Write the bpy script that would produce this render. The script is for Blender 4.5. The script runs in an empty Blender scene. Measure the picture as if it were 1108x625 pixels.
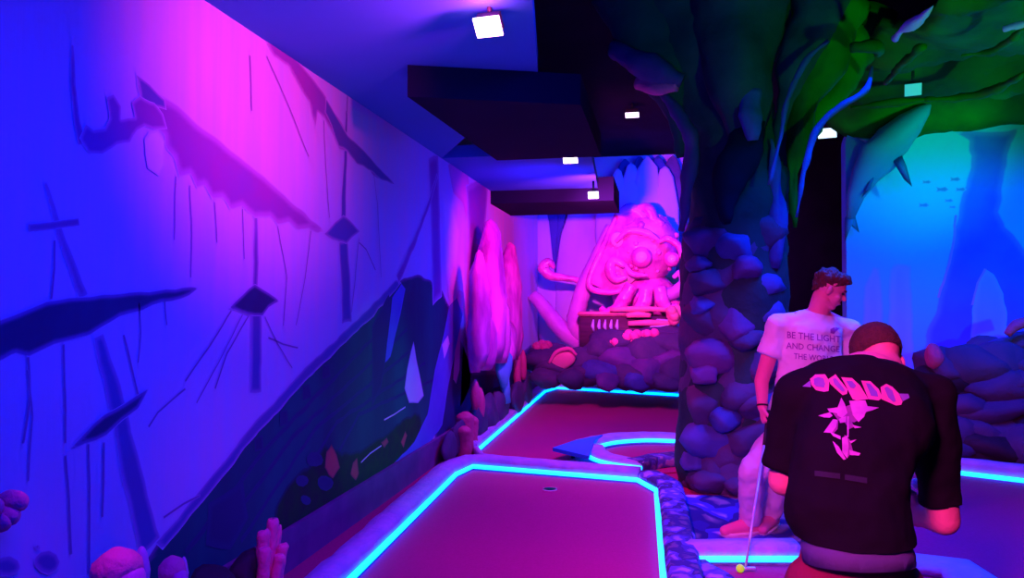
import bpy, bmesh, math, random
import numpy as np
from mathutils import Vector, Matrix, noise
from mathutils.bvhtree import BVHTree

RND = random.Random(11)
SC = bpy.context.scene
COL = SC.collection
V = Vector

# ------------------------------------------------------------------ camera and place geometry
FPX = 806.0
YAW = math.atan(159 / 806)
PITCH = math.atan(15.5 / 806)
CAM = V((0, 0, 1.5))
ROT = Matrix.Rotation(YAW, 3, 'Z') @ Matrix.Rotation(math.pi / 2 + PITCH, 3, 'X')
XW = -2.07          # left wall
ZC = 2.91           # low plaster ceiling
YB = 13.0           # back wall
YR = 8.6            # reef wall
ZH = 4.05           # black high ceiling


def ray(px, py):
    return ROT @ V(((px - 554) / FPX, -(py - 312.5) / FPX, -1))


def on_wall(px, py, off=0.0):
    d = ray(px, py); t = (XW + off - CAM.x) / d.x
    return CAM + d * t


def on_floor(px, py, z=0.0):
    d = ray(px, py); t = (z - CAM.z) / d.z
    return CAM + d * t


def on_y(px, py, y):
    d = ray(px, py); return CAM + d * (y / d.y)


def at(px, py, depth):
    return CAM + ray(px, py) * depth


# ------------------------------------------------------------------ materials
def mat(name, c1, c2=None, scale=4.0, rough=0.8, bump=0.0, bscale=18.0, emit=None, estr=0.0,
        stretch=(1, 1, 1), spec=0.3, metal=0.0, voro=None, detail=5.0, fringe=None, ground=(.56, .46, .85)):
    m = bpy.data.materials.new(name); m.use_nodes = True
    nt = m.node_tree; N = nt.nodes; L = nt.links
    b = N['Principled BSDF']
    b.inputs['Roughness'].default_value = rough
    b.inputs['Metallic'].default_value = metal
    b.inputs['Specular IOR Level'].default_value = spec
    tc = N.new('ShaderNodeTexCoord'); mp = N.new('ShaderNodeMapping')
    mp.inputs['Scale'].default_value = stretch
    L.new(tc.outputs['Object'], mp.inputs['Vector'])
    c2 = c2 or c1
    if voro:
        vt = N.new('ShaderNodeTexVoronoi'); vt.feature = 'F1'; vt.inputs['Scale'].default_value = voro
        ve = N.new('ShaderNodeTexVoronoi'); ve.feature = 'DISTANCE_TO_EDGE'; ve.inputs['Scale'].default_value = voro
        nz = N.new('ShaderNodeTexNoise'); nz.inputs['Scale'].default_value = voro * 0.8
        mx = N.new('ShaderNodeMixRGB'); mx.inputs['Fac'].default_value = 0.12
        L.new(mp.outputs['Vector'], nz.inputs['Vector'])
        L.new(mp.outputs['Vector'], mx.inputs['Color1']); L.new(nz.outputs['Color'], mx.inputs['Color2'])
        L.new(mx.outputs['Color'], vt.inputs['Vector']); L.new(mx.outputs['Color'], ve.inputs['Vector'])
        rp = N.new('ShaderNodeValToRGB')
        rp.color_ramp.elements[0].position = 0.14; rp.color_ramp.elements[1].position = 0.26
        rp.color_ramp.elements[0].color = (*c2, 1); rp.color_ramp.elements[1].color = (1, 1, 1, 1)
        L.new(ve.outputs['Distance'], rp.inputs['Fac'])
        sp = N.new('ShaderNodeSeparateColor'); L.new(vt.outputs['Color'], sp.inputs['Color'])
        r2 = N.new('ShaderNodeValToRGB')
        r2.color_ramp.elements[0].position = 0.45; r2.color_ramp.elements[1].position = 0.75
        r2.color_ramp.elements[0].color = (*[v * 0.35 for v in c1], 1); r2.color_ramp.elements[1].color = (*c1, 1)
        L.new(sp.outputs['Red'], r2.inputs['Fac'])
        ml = N.new('ShaderNodeMixRGB'); ml.blend_type = 'MULTIPLY'; ml.inputs['Fac'].default_value = 1
        L.new(r2.outputs['Color'], ml.inputs['Color1']); L.new(rp.outputs['Color'], ml.inputs['Color2'])
        L.new(ml.outputs['Color'], b.inputs['Base Color'])
        bp = N.new('ShaderNodeBump'); bp.inputs['Strength'].default_value = 0.5; bp.inputs['Distance'].default_value = 0.02
        L.new(rp.outputs['Color'], bp.inputs['Height']); L.new(bp.outputs['Normal'], b.inputs['Normal'])
    else:
        nz = N.new('ShaderNodeTexNoise'); nz.inputs['Scale'].default_value = scale; nz.inputs['Detail'].default_value = detail
        L.new(mp.outputs['Vector'], nz.inputs['Vector'])
        rp = N.new('ShaderNodeValToRGB')
        rp.color_ramp.elements[0].position = 0.35; rp.color_ramp.elements[1].position = 0.65
        rp.color_ramp.elements[0].color = (*c1, 1); rp.color_ramp.elements[1].color = (*c2, 1)
        L.new(nz.outputs['Fac'], rp.inputs['Fac'])
        out = rp.outputs['Color']
        if fringe:
            a = N.new('ShaderNodeAttribute'); a.attribute_name = 'inner'
            fr_ = N.new('ShaderNodeValToRGB'); e_ = fr_.color_ramp.elements
            e_[0].position = 0.0; e_[0].color = (*ground, 1); e_[1].position = .24; e_[1].color = (*fringe, 1)
            L.new(a.outputs['Fac'], fr_.inputs['Fac'])
            mr = N.new('ShaderNodeMapRange'); mr.inputs['From Min'].default_value = .28; mr.interpolation_type = 'SMOOTHSTEP'
            L.new(a.outputs['Fac'], mr.inputs['Value'])
            mx = N.new('ShaderNodeMixRGB'); L.new(fr_.outputs['Color'], mx.inputs['Color1'])
            L.new(mr.outputs['Result'], mx.inputs['Fac']); L.new(out, mx.inputs['Color2'])
            out = mx.outputs['Color']
        L.new(out, b.inputs['Base Color'])
    if bump and not voro:
        n2 = N.new('ShaderNodeTexNoise'); n2.inputs['Scale'].default_value = bscale; n2.inputs['Detail'].default_value = 6
        L.new(mp.outputs['Vector'], n2.inputs['Vector'])
        bp = N.new('ShaderNodeBump'); bp.inputs['Strength'].default_value = bump; bp.inputs['Distance'].default_value = 0.03
        L.new(n2.outputs['Fac'], bp.inputs['Height']); L.new(bp.outputs['Normal'], b.inputs['Normal'])
    if emit:
        b.inputs['Emission Color'].default_value = (*emit, 1); b.inputs['Emission Strength'].default_value = estr
    return m


M = {}
M['wall'] = mat('mural_ground', (.62, .44, .82), (.52, .46, .86), 1.6, .85, .05, 9, stretch=(1, 6, .5))
M['cave'] = mat('cave_paint', (.62, .50, .80), (.45, .40, .85), 1.2, .85, .15, 6, stretch=(1, 2, .6))
M['reefwall'] = mat('reef_paint', (.14, .60, .85), (.10, .66, .85), .8, .85, .03, 9)
M['black'] = mat('black_paint', (.005, .006, .016), (.008, .008, .022), 3, .9, spec=.1)
M['plaster'] = mat('ceiling_plaster', (.06, .26, .60), (.045, .28, .60), 1.5, .9)
M['beam'] = mat('dark_beam_and_void', (.008, .010, .034), (.007, .009, .030), 2, .9, spec=.1)
M['carpet'] = mat('red_carpet', (.46, .010, .16), (.40, .008, .14), 60, .95, .25, 260)
M['turf'] = mat('violet_turf', (.46, .008, .17), (.42, .007, .15), 60, .95, .2, 260)
M['skirt'] = mat('skirting_paint', (.20, .06, .24), (.14, .05, .20), 4, .8, .2, 8)
M['kerb'] = mat('kerb_concrete', (.50, .36, .74), (.36, .32, .70), 9, .8, .5, 22)
M['stonekerb'] = mat('stone_kerb', (.42, .34, .75), (.30, .34, .8), rough=.8, voro=11)
M['path'] = mat('stone_path', (.60, .48, .85), (.08, .10, .60), rough=.8, voro=5.2, stretch=(1, .75, 1))
M['led'] = mat('led_rope', (.1, .5, .8), emit=(0.0, .22, 1.0), estr=6.5)
M['rock'] = mat('dark_rock', (.09, .06, .15), (.05, .05, .13), 3, .75, .7, 7)
M['blackrock'] = mat('black_rock', (.03, .016, .035), (.018, .012, .03), 3, .7, .6, 8)
M['rock2'] = mat('purple_rock', (.16, .06, .26), (.08, .05, .20), 3, .7, .6, 8)
M['rock3'] = mat('blue_rock_and_highlight', (.07, .11, .40), (.05, .07, .26), 3, .7, .6, 8)
M['canopyrock'] = mat('canopy_rock', (.03, .09, .08), (.015, .05, .06), 2.2, .6, .9, 5, spec=.15)
M['greenrock'] = mat('green_rock', (.008, .24, .010), (.004, .10, .006), 2, .6, .9, 4, spec=.12)
M['paint_navy'] = mat('navy_paint', (.03, .03, .13), (.02, .05, .17), 3, .8, fringe=(.20, .10, .44))
M['paint_mid'] = mat('mid_paint', (.14, .10, .40), (.09, .11, .44), 3, .8, fringe=(.34, .18, .58))
M['paint_wine'] = mat('wine_paint', (.30, .06, .42), (.24, .08, .46), 4, .8, fringe=(.42, .18, .60))
M['paint_line'] = mat('line_paint', (.26, .10, .38), (.20, .12, .40), 4, .8, fringe=(.34, .18, .55))
M['paint_hull'] = mat('hull_paint', (.012, .06, .10), (.006, .14, .14), 2.0, .8, fringe=(.20, .06, .30), stretch=(1, 1, .4))
M['paint_plank'] = mat('plank_paint', (.02, .04, .12), (.025, .05, .15), 2.0, .8, fringe=(.022, .055, .15), ground=(.02, .055, .14))
M['paint_blue'] = mat('blue_paint', (.10, .12, .60), (.12, .18, .65), 3, .8, fringe=(.12, .16, .7), ground=(.05, .08, .4))
M['paint_pale'] = mat('pale_paint', (.70, .55, .85), (.75, .65, .9), 3, .8, fringe=(.62, .50, .86), ground=(.58, .46, .85))
M['paint_claw'] = mat('claw_paint', (.70, .55, .85), (.75, .65, .9), 3, .8, fringe=(.45, .36, .75), ground=(.2, .16, .5))
M['paint_pink'] = mat('pink_paint', (.75, .18, .62), (.65, .22, .66), 3, .8, fringe=(.6, .2, .6))
M['paint_green'] = mat('weed_paint', (.006, .10, .02), (.010, .05, .03), 9, .8, fringe=(.01, .07, .08), ground=(.01, .06, .12))
M['paint_red'] = mat('red_paint', (.55, .10, .08), (.45, .12, .10), 9, .8, fringe=(.3, .08, .08), ground=(.01, .06, .08))
M['reef_dark'] = mat('reef_dark_paint', (.10, .12, .75), (.10, .18, .78), 2, .8, fringe=(.16, .26, .80), ground=(.12, .60, .85))
M['reef_deep'] = mat('reef_deep_paint', (.10, .26, .55), (.12, .3, .6), 2, .8, fringe=(.25, .42, .70), ground=(.12, .60, .85))
M['reef_mist'] = mat('reef_mist_paint', (.24, .42, .78), (.28, .46, .8), 2, .8, fringe=(.30, .50, .8), ground=(.12, .60, .85))
M['reef_pink'] = mat('reef_pink_paint', (.6, .30, .8), (.5, .3, .8), 3, .8)
M['crystal'] = mat('pink_crystal', (.42, .04, .36), (.90, .16, .72), 5, .45, .8, 7, stretch=(1, 1, .35))
M['coral'] = mat('pink_coral', (.90, .14, .40), (.80, .10, .36), 6, .6, .4, 30)
M['coralwine'] = mat('wine_coral', (.55, .08, .24), (.5, .07, .2), 6, .6, .4, 30)
M['flesh'] = mat('octopus_skin', (.55, .05, .40), (.92, .18, .64), 6, .25, .5, 10, spec=.6)
M['tentacle'] = mat('tentacle_skin', (.62, .22, .68), (.52, .16, .62), 5, .5, .3, 14)
M['eyewhite'] = mat('eye_gloss', (.9, .5, .8), (.85, .45, .8), 4, .15, spec=.8)
M['wood'] = mat('chest_wood', (.12, .04, .10), (.08, .03, .08), 3, .6, .3, 12, stretch=(1, 1, 8))
M['gold'] = mat('painted_gold', (.85, .30, .35), (.8, .2, .35), 6, .5, .2, 12)
M['silver_and_glint'] = mat('pale_metal_and_glint', (.55, .6, .85), (.5, .55, .8), 6, .4)
M['arrow'] = mat('arrow_paint', (.02, .34, .85), (.02, .30, .85), 6, .6)
M['housing'] = mat('lamp_housing', (.03, .03, .04), (.04, .04, .05), 6, .5)
M['lens_pink'] = mat('lens_pink', (.9, .8, .9), emit=(1, .72, 1), estr=5)
M['lens_white'] = mat('lens_white', (.9, .9, .9), emit=(.85, .8, 1), estr=2.0)
M['lens_cyan'] = mat('lens_cyan', (.9, .9, .9), emit=(.55, .9, 1), estr=1.6)
M['lens_teal'] = mat('lens_teal', (.3, .6, .6), emit=(.02, .35, .38), estr=1.0)
M['skin'] = mat('skin', (.80, .20, .34), (.76, .18, .31), 7, .55, .1, 60)
M['hair'] = mat('brown_hair', (.08, .022, .02), (.12, .03, .024), 40, .6, .6, 90, stretch=(1, 1, .3))
M['hairshort'] = mat('cropped_hair', (.10, .03, .03), (.07, .022, .026), 60, .8, .5, 200)
M['tee'] = mat('white_cotton', (.80, .74, .82), (.76, .70, .80), 4, .9, .15, 14)
M['teeprint'] = mat('purple_print', (.28, .06, .42), rough=.8)
M['blacktee'] = mat('black_cotton', (.010, .005, .014), (.008, .005, .012), 4, .9, .25, 10, spec=.08)
M['printpink'] = mat('pink_print', (.75, .12, .34), (.70, .10, .42), 30, .8)
M['printviolet'] = mat('violet_print', (.26, .10, .42), (.20, .10, .46), 30, .8)
M['printflower'] = mat('flower_print', (.62, .14, .58), (.45, .09, .48), 25, .8)
M['printflowerdark'] = mat('flower_print_dark', (.30, .05, .28), (.20, .03, .24), 25, .8)
M['printfaint'] = mat('faint_print', (.022, .014, .045), (.018, .012, .04), 25, .8)
M['trousers'] = mat('pale_trousers', (.66, .56, .74), (.60, .52, .72), 4, .9, .25, 12)
M['shorts'] = mat('red_shorts', (.26, .015, .07), (.22, .012, .07), 4, .9, .2, 14)
M['undershirt'] = mat('pale_undershirt', (.28, .18, .50), (.22, .18, .52), 4, .9, .2, 14)
M['shoe'] = mat('pink_shoe', (.85, .22, .42), (.8, .2, .4), 6, .6)
M['sole'] = mat('white_sole', (.8, .7, .8), rough=.7)
M['steel'] = mat('club_steel', (.55, .68, .85), rough=.3, metal=.3)
M['rubber'] = mat('black_rubber', (.02, .02, .025), rough=.7)
M['ball'] = mat('lime_ball', (.55, .95, .05), rough=.4, emit=(.35, .9, .03), estr=.45)  # emission puts the fluorescent glow into the material
M['whiteball'] = mat('white_ball', (.8, .88, .95), rough=.35)
M['eye'] = mat('eye', (.03, .02, .03), rough=.2)
M['lip'] = mat('lip', (.55, .18, .20), rough=.5)
M['shark'] = mat('shark_skin', (.07, .36, .52), (.05, .33, .50), 2, .5, .1, 10)
M['sharkfin'] = mat('shark_fin_skin', (.03, .16, .34), (.03, .15, .34), 2, .5)
M['cup'] = mat('cup_liner', (.75, .6, .75), rough=.6)


# ------------------------------------------------------------------ object helpers
def origin(p):
    o = V((0, 0, 0))
    while p is not None:
        o = o + p.location; p = p.parent
    return o


def thing(name, label, cat, loc=(0, 0, 0), group=None):
    o = bpy.data.objects.new(name, None); COL.objects.link(o)
    o.location = loc; o.empty_display_size = .1
    o['label'] = label; o['category'] = cat
    if group: o['group'] = group
    return o


def tag(o, label, cat, group=None):
    o['label'] = label; o['category'] = cat
    if group: o['group'] = group
    return o


def link_bm(name, bm, m, parent=None, smooth=True, label=None):
    me = bpy.data.meshes.new(name)
    off = origin(parent)
    if parent is not None:
        bmesh.ops.translate(bm, verts=bm.verts, vec=-off)
        loc = V((0, 0, 0))
    else:
        loc = V((0, 0, 0))
        if bm.verts:
            xs = [v.co.x for v in bm.verts]; ys = [v.co.y for v in bm.verts]; zs = [v.co.z for v in bm.verts]
            loc = V(((min(xs) + max(xs)) / 2, (min(ys) + max(ys)) / 2, min(zs)))
            bmesh.ops.translate(bm, verts=bm.verts, vec=-loc)
    bmesh.ops.recalc_face_normals(bm, faces=bm.faces)
    bm.to_mesh(me); bm.free()
    me.materials.append(m)
    if smooth:
        for p in me.polygons: p.use_smooth = True
    o = bpy.data.objects.new(name, me); COL.objects.link(o)
    o.location = loc
    if parent is not None: o.parent = parent
    if label: o['label'] = label
    return o


def structure(name, bm, m, smooth=False):
    o = link_bm(name, bm, m, None, smooth); o['kind'] = 'structure'; return o


def box(bm, c, s, rot=None, bev=0.0):
    r = bmesh.ops.create_cube(bm, size=1.0)
    vs = r['verts']
    bmesh.ops.scale(bm, verts=vs, vec=s)
    if bev:
        es = list({e for v in vs for e in v.link_edges})
        g = bmesh.ops.bevel(bm, geom=es, offset=bev, segments=2, affect='EDGES', profile=.5)
        vs = list({v for f in g['faces'] for v in f.verts} | {v for v in vs if v.is_valid})
    if rot is not None: bmesh.ops.rotate(bm, verts=vs, cent=(0, 0, 0), matrix=rot)
    bmesh.ops.translate(bm, verts=vs, vec=c)
    return vs


def minmax(bm, lo, hi):
    lo, hi = V(lo), V(hi); box(bm, (lo + hi) / 2, hi - lo)


def loft(bm, pts, rad, n=20, right=None, cap=True, nz=0.0, nscale=3.0):
    """rings along pts; rad = list of (rx, ry) or r; right = fixed sideways vector"""
    pts = [V(p) for p in pts]; rings = []
    prev = None
    for i, p in enumerate(pts):
        t = (pts[min(i + 1, len(pts) - 1)] - pts[max(i - 1, 0)])
        t = t.normalized() if t.length > 1e-9 else V((0, 0, 1))
        if right is not None:
            rr = V(right) - t * V(right).dot(t)
        elif prev is not None:
            rr = prev - t * prev.dot(t)
        else:
            a = V((1, 0, 0)) if abs(t.x) < .8 else V((0, 1, 0)); rr = a - t * a.dot(t)
        rr.normalize(); prev = rr
        f = t.cross(rr)
        rx, ry = rad[i] if isinstance(rad[i], (tuple, list)) else (rad[i], rad[i])
        ring = []
        for k in range(n):
            a = 2 * math.pi * k / n
            q = p + rr * (math.cos(a) * rx) + f * (math.sin(a) * ry)
            if nz:
                d = noise.fractal(q * nscale, 1.0, 2.0, 4) * nz
                q = q + (rr * math.cos(a) + f * math.sin(a)) * d
            ring.append(bm.verts.new(q))
        rings.append(ring)
    for a, b in zip(rings, rings[1:]):
        for k in range(n):
            bm.faces.new((a[k], a[(k + 1) % n], b[(k + 1) % n], b[k]))
    if cap:
        bm.faces.new(rings[0][::-1]); bm.faces.new(rings[-1])
    return rings


def spline(pts, n=6):
    pts = [V(p) for p in pts]; out = []
    P = [pts[0] * 2 - pts[1]] + pts + [pts[-1] * 2 - pts[-2]]
    for i in range(1, len(P) - 2):
        for k in range(n):
            t = k / n
            a, b, c, d = P[i - 1], P[i], P[i + 1], P[i + 2]
            out.append(.5 * ((2 * b) + (c - a) * t + (2 * a - 5 * b + 4 * c - d) * t * t + (-a + 3 * b - 3 * c + d) * t ** 3))
    out.append(pts[-1]); return out


def lerp_list(vals, m):
    out = []
    for k in range(m):
        f = k / (m - 1) * (len(vals) - 1); i = min(int(f), len(vals) - 2); t = f - i
        a, b = vals[i], vals[i + 1]
        if isinstance(a, (tuple, list)): out.append(tuple(x + (y - x) * t for x, y in zip(a, b)))
        else: out.append(a + (b - a) * t)
    return out


def sweep(bm, ctrl, rads, n=14, seg=6, right=None, nz=0.0, nscale=3.0):
    p = spline(ctrl, seg); loft(bm, p, lerp_list(rads, len(p)), n, right, True, nz, nscale)


def capsule(bm, a, b, ra, rb, n=14):
    a, b = V(a), V(b); t = (b - a)
    t = t.normalized() if t.length > 1e-6 else V((0, 0, 1))
    pts, rad = [], []
    for k in range(5):
        w = math.pi / 2 * (k / 4); pts.append(a - t * ra * math.cos(w)); rad.append(max(ra * math.sin(w), 1e-4))
    for k in range(5):
        w = math.pi / 2 * (k / 4); pts.append(b + t * rb * math.sin(w)); rad.append(max(rb * math.cos(w), 1e-4))
    # frame must stay fixed: loft with explicit right
    r = V((1, 0, 0)) if abs(t.x) < .8 else V((0, 1, 0))
    loft(bm, pts, rad, n, r)


def ellipsoid(bm, c, r, rot=None, sub=3, nz=0.0, nscale=4.0, seed=0.0):
    g = bmesh.ops.create_icosphere(bm, subdivisions=sub, radius=1.0); vs = g['verts']
    bmesh.ops.scale(bm, verts=vs, vec=r)
    if nz:
        for v in vs:
            q = v.co.copy()
            d = noise.fractal(q * nscale + V((seed, seed * 1.7, seed * .3)), 1.0, 2.0, 3)
            v.co += q.normalized() * d * nz
    if rot is not None: bmesh.ops.rotate(bm, verts=vs, cent=(0, 0, 0), matrix=rot)
    bmesh.ops.translate(bm, verts=vs, vec=c)
    return vs


def boulder(name, c, r, m, parent, seed, sub=3, label=None):
    bm = bmesh.new()
    g = bmesh.ops.create_icosphere(bm, subdivisions=sub, radius=1.0)
    rr = random.Random(seed)
    planes = []
    for k in range(9):
        d = V((rr.uniform(-1, 1), rr.uniform(-1, 1), rr.uniform(-1, 1))).normalized(); planes.append((d, rr.uniform(.50, .86)))
    for v in g['verts']:
        q = v.co.normalized(); s = 1.0
        for d, h in planes:
            k = q.dot(d)
            if k > h: s = min(s, h / k * .85 + .15)
        v.co = q * s * (1 + .10 * noise.fractal(q * 1.6 + V((seed, 0, seed)), 1, 2, 3))
    rot = Matrix.Rotation(rr.uniform(-.4, .4), 3, 'Y') @ Matrix.Rotation(rr.uniform(0, 6.28), 3, 'Z')
    bmesh.ops.rotate(bm, verts=bm.verts, cent=(0, 0, 0), matrix=rot)
    bmesh.ops.scale(bm, verts=bm.verts, vec=r); bmesh.ops.translate(bm, verts=bm.verts, vec=c)
    return link_bm(name, bm, m, parent, True, label)


def roughen(pts, step, amp, seed):
    out = []; n = len(pts)
    for i in range(n):
        a, b = pts[i], pts[(i + 1) % n]; k = max(1, int((b - a).length / step))
        for j in range(k):
            q = a.lerp(b, j / k)
            out.append(q + V((noise.noise(q * 9 + V((seed, 0, 0))), noise.noise(q * 9 + V((0, seed, 5))), noise.noise(q * 9 + V((7, 0, seed))))) * amp)
    return out


def painted(name, pts, normal, layer, m, parent, step=.05, amp=.012, fringe=.015, label=None):
    """a flat patch of paint lying on a wall: outline points in world space"""
    nrm = V(normal)
    q = roughen([V(p) for p in pts], step, amp, RND.uniform(0, 50)) if step else [V(p) for p in pts]
    base = V(pts[0])
    q = [p - nrm * (p - base).dot(nrm) + nrm * (.0006 * layer) for p in q]
    bm = bmesh.new(); lay = bm.verts.layers.float.new('inner')
    f = bm.faces.new([bm.verts.new(p) for p in q])
    f.normal_update()
    if f.normal.dot(nrm) < 0: f.normal_flip()
    if fringe:
        axes = [V((0, 1, 0)), V((0, 0, 1))] if abs(nrm.x) > .5 else [V((1, 0, 0)), V((0, 0, 1))]
        for ax_ in axes:
            ds = [p.dot(ax_) for p in q]; lo_, hi_ = min(ds), max(ds); stp = max(fringe * .6, (hi_ - lo_) / 70)
            k = lo_ + stp * .5
            while k < hi_:
                bmesh.ops.bisect_plane(bm, geom=bm.verts[:] + bm.edges[:] + bm.faces[:], plane_co=ax_ * k, plane_no=ax_); k += stp
        bmesh.ops.triangulate(bm, faces=bm.faces[:], ngon_method='EAR_CLIP')
        Pq = np.array([p[:] for p in q]); Qq = np.roll(Pq, -1, 0); dq = Qq - Pq; l2 = (dq * dq).sum(1) + 1e-12
        for v in bm.verts:
            a_v = np.array(v.co[:]) - Pq; t_v = np.clip((a_v * dq).sum(1) / l2, 0, 1)
            dd_ = np.sqrt((((a_v - dq * t_v[:, None])) ** 2).sum(1).min())
            v[lay] = min(1.0, float(dd_) / (fringe * 1.6))
    else:
        bmesh.ops.triangulate(bm, faces=bm.faces[:], ngon_method='EAR_CLIP')
        for v in bm.verts: v[lay] = 1.0
    me = bpy.data.meshes.new(name)
    bmesh.ops.translate(bm, verts=bm.verts, vec=-origin(parent))
    bm.to_mesh(me); bm.free(); me.materials.append(m)
    o = bpy.data.objects.new(name, me); COL.objects.link(o); o.parent = parent
    if label: o['label'] = label
    return o


def strip_pts(path, w):
    """ribbon outline around a polyline lying in a wall plane X = const"""
    path = [V(p) for p in path]; L_, R_ = [], []
    for i, p in enumerate(path):
        t = (path[min(i + 1, len(path) - 1)] - path[max(i - 1, 0)]).normalized()
        s = V((0, -t.z, t.y)); ww = w[i] if isinstance(w, (list, tuple)) else w
        L_.append(p + s * ww / 2); R_.append(p - s * ww / 2)
    return L_ + R_[::-1]


def kerb_sweep(bm, path, w, h, closed=False, jit=0.008):
    """rounded kerb with its inner edge along path (offset to the left of travel by w)"""
    path = [V(p) for p in path]; dense = []
    n = len(path); m = n if closed else n - 1
    for i in range(m):
        a, b = path[i], path[(i + 1) % n]; k = max(1, int((b - a).length / .12))
        for j in range(k): dense.append(a.lerp(b, j / k))
    if not closed: dense.append(path[-1])
    rings = []; N = len(dense)
    prof = [(0, 0), (.0, h * .75), (w * .12, h), (w * .5, h * 1.05), (w * .88, h), (w, h * .75), (w, 0)]
    for i, p in enumerate(dense):
        a = dense[(i - 1) % N] if closed or i > 0 else p
        b = dense[(i + 1) % N] if closed or i < N - 1 else p
        t = (b - a); t.z = 0; t.normalize(); s = V((-t.y, t.x, 0))
        ring = []
        for (u, z) in prof:
            q = p + s * u + V((0, 0, z))
            d = noise.noise(q * 7) * jit
            ring.append(bm.verts.new(q + s * d + V((0, 0, d if z > 0 else 0))))
        rings.append(ring)
    pairs = list(zip(rings, rings[1:] + ([rings[0]] if closed else [])))
    for a, b in pairs:
        if a is b: continue
        for k in range(len(prof) - 1): bm.faces.new((a[k], b[k], b[k + 1], a[k + 1]))
        bm.faces.new((a[-1], b[-1], b[0], a[0]))
    if not closed: bm.faces.new(rings[0]); bm.faces.new(rings[-1][::-1])


def offset_path(path, d, z):
    path = [V(p) for p in path]; out = []
    for i, p in enumerate(path):
        t = path[min(i + 1, len(path) - 1)] - path[max(i - 1, 0)]; t.z = 0; t.normalize()
        out.append(p + V((-t.y, t.x, 0)) * d + V((0, 0, z)))
    return out


def rope(name, path, r, m, parent):
    bm = bmesh.new(); P = [V(p) for p in path]; dense = []
    for a, b in zip(P, P[1:]):
        k = max(1, int((b - a).length / .15))
        for j in range(k): dense.append(a.lerp(b, j / k))
    dense.append(P[-1])
    loft(bm, dense, [r] * len(dense), 10, V((0, 0, 1)))
    return link_bm(name, bm, m, parent)


# ================================================================== THE SETTING
def plane_bm(lo, hi, t):
    bm = bmesh.new(); minmax(bm, lo, hi); return bm


bm = bmesh.new(); minmax(bm, (-2.3, -1.5, -.1), (7.5, YB + .2, 0)); structure('floor', bm, M['carpet'])
bm = bmesh.new(); minmax(bm, (XW - .2, -1.5, 0), (XW, YB + .2, ZH)); structure('wall_left', bm, M['wall'])
bm = bmesh.new(); minmax(bm, (XW, YB, 0), (.9, YB + .2, ZH)); structure('wall_back', bm, M['cave'])
bm = bmesh.new(); minmax(bm, (.9, YB - .6, 0), (7.5, YB + .2, ZH)); structure('wall_far', bm, M['black'])
# reef wall with a rounded upper corner
XL = on_y(916, 300, YR).x; ZT = on_y(930, 128, YR).z
bm = bmesh.new(); pr = []
pr.append((XL, 0)); rad_c = .28
for k in range(9):
    a = math.pi - k / 8 * math.pi / 2
    pr.append((XL + rad_c + rad_c * math.cos(a), ZT - rad_c + rad_c * math.sin(a)))
pr += [(7.5, ZT), (7.5, 0)]
front = [bm.verts.new((x, YR, z)) for x, z in pr]; back = [bm.verts.new((x, YR + .2, z)) for x, z in pr]
bm.faces.new(front); bm.faces.new(back[::-1])
for i in range(len(pr)): bm.faces.new((front[i], back[i], back[(i + 1) % len(pr)], front[(i + 1) % len(pr)]))
structure('wall_right', bm, M['reefwall'])
bm = bmesh.new(); minmax(bm, (7.3, -1.5, 0), (7.5, YR, ZH)); structure('wall_side', bm, M['black'])
bm = bmesh.new(); minmax(bm, (XW - .2, -1.5, ZH), (7.5, YB + .2, ZH + .15)); structure('ceiling', bm, M['black'])


def slab(name, corners, z0, z1, m):
    bm = bmesh.new(); lo = [bm.verts.new((x, y, z0)) for x, y in corners]; hi = [bm.verts.new((x, y, z1)) for x, y in corners]
    bm.faces.new(lo[::-1]); bm.faces.new(hi); n = len(corners)
    for i in range(n): bm.faces.new((lo[i], lo[(i + 1) % n], hi[(i + 1) % n], hi[i]))
    return structure(name, bm, m)


def on_z(px, py, z):
    d = ray(px, py); return CAM + d * ((z - CAM.z) / d.z)


a_, b_ = on_z(576, 0, ZC), on_z(582, 80, ZC)
e_ = b_ + (a_ - b_) * 4
slab('ceiling_plaster', [(XW, -1.5), (e_.x, e_.y), (b_.x, b_.y), (XW, 6.95)], ZC, ZC + .12, M['plaster'])
b0 = on_z(441, 70, ZC)
xr_ = on_z(646, 158, ZC - .19).x
slab('ceiling_beam', [(b0.x, b0.y), (xr_, b_.y + .05), (xr_, 6.2), (b0.x + .1, 6.2)], ZC - .19, ZC - .001, M['beam'])
c0, c1 = on_z(640, 166, ZC), on_z(643, 197, ZC)
slab('ceiling_plaster_rear', [(XW, 6.95), (c0.x, 6.95), (c1.x, 9.2), (XW, 9.2)], ZC, ZC + .12, M['plaster'])
slab('ceiling_beam_rear', [(XW, 9.1), (c1.x + .2, 9.1), (c1.x + .2, 10.4), (XW, 10.4)], ZC - .16, ZC + .13, M['beam'])
bm = bmesh.new(); minmax(bm, (XW, -1.5, 0), (XW + .035, 12.9, .235)); structure('baseboard_left', bm, M['skirt'])

# stone path patch on the floor around the pillar
pc = [on_floor(*p) for p in ((726, 536), (1000, 536), (1000, 596), (738, 596))]
slab('path', [(p.x, p.y) for p in pc], 0.001, .006, M['path'])

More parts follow.
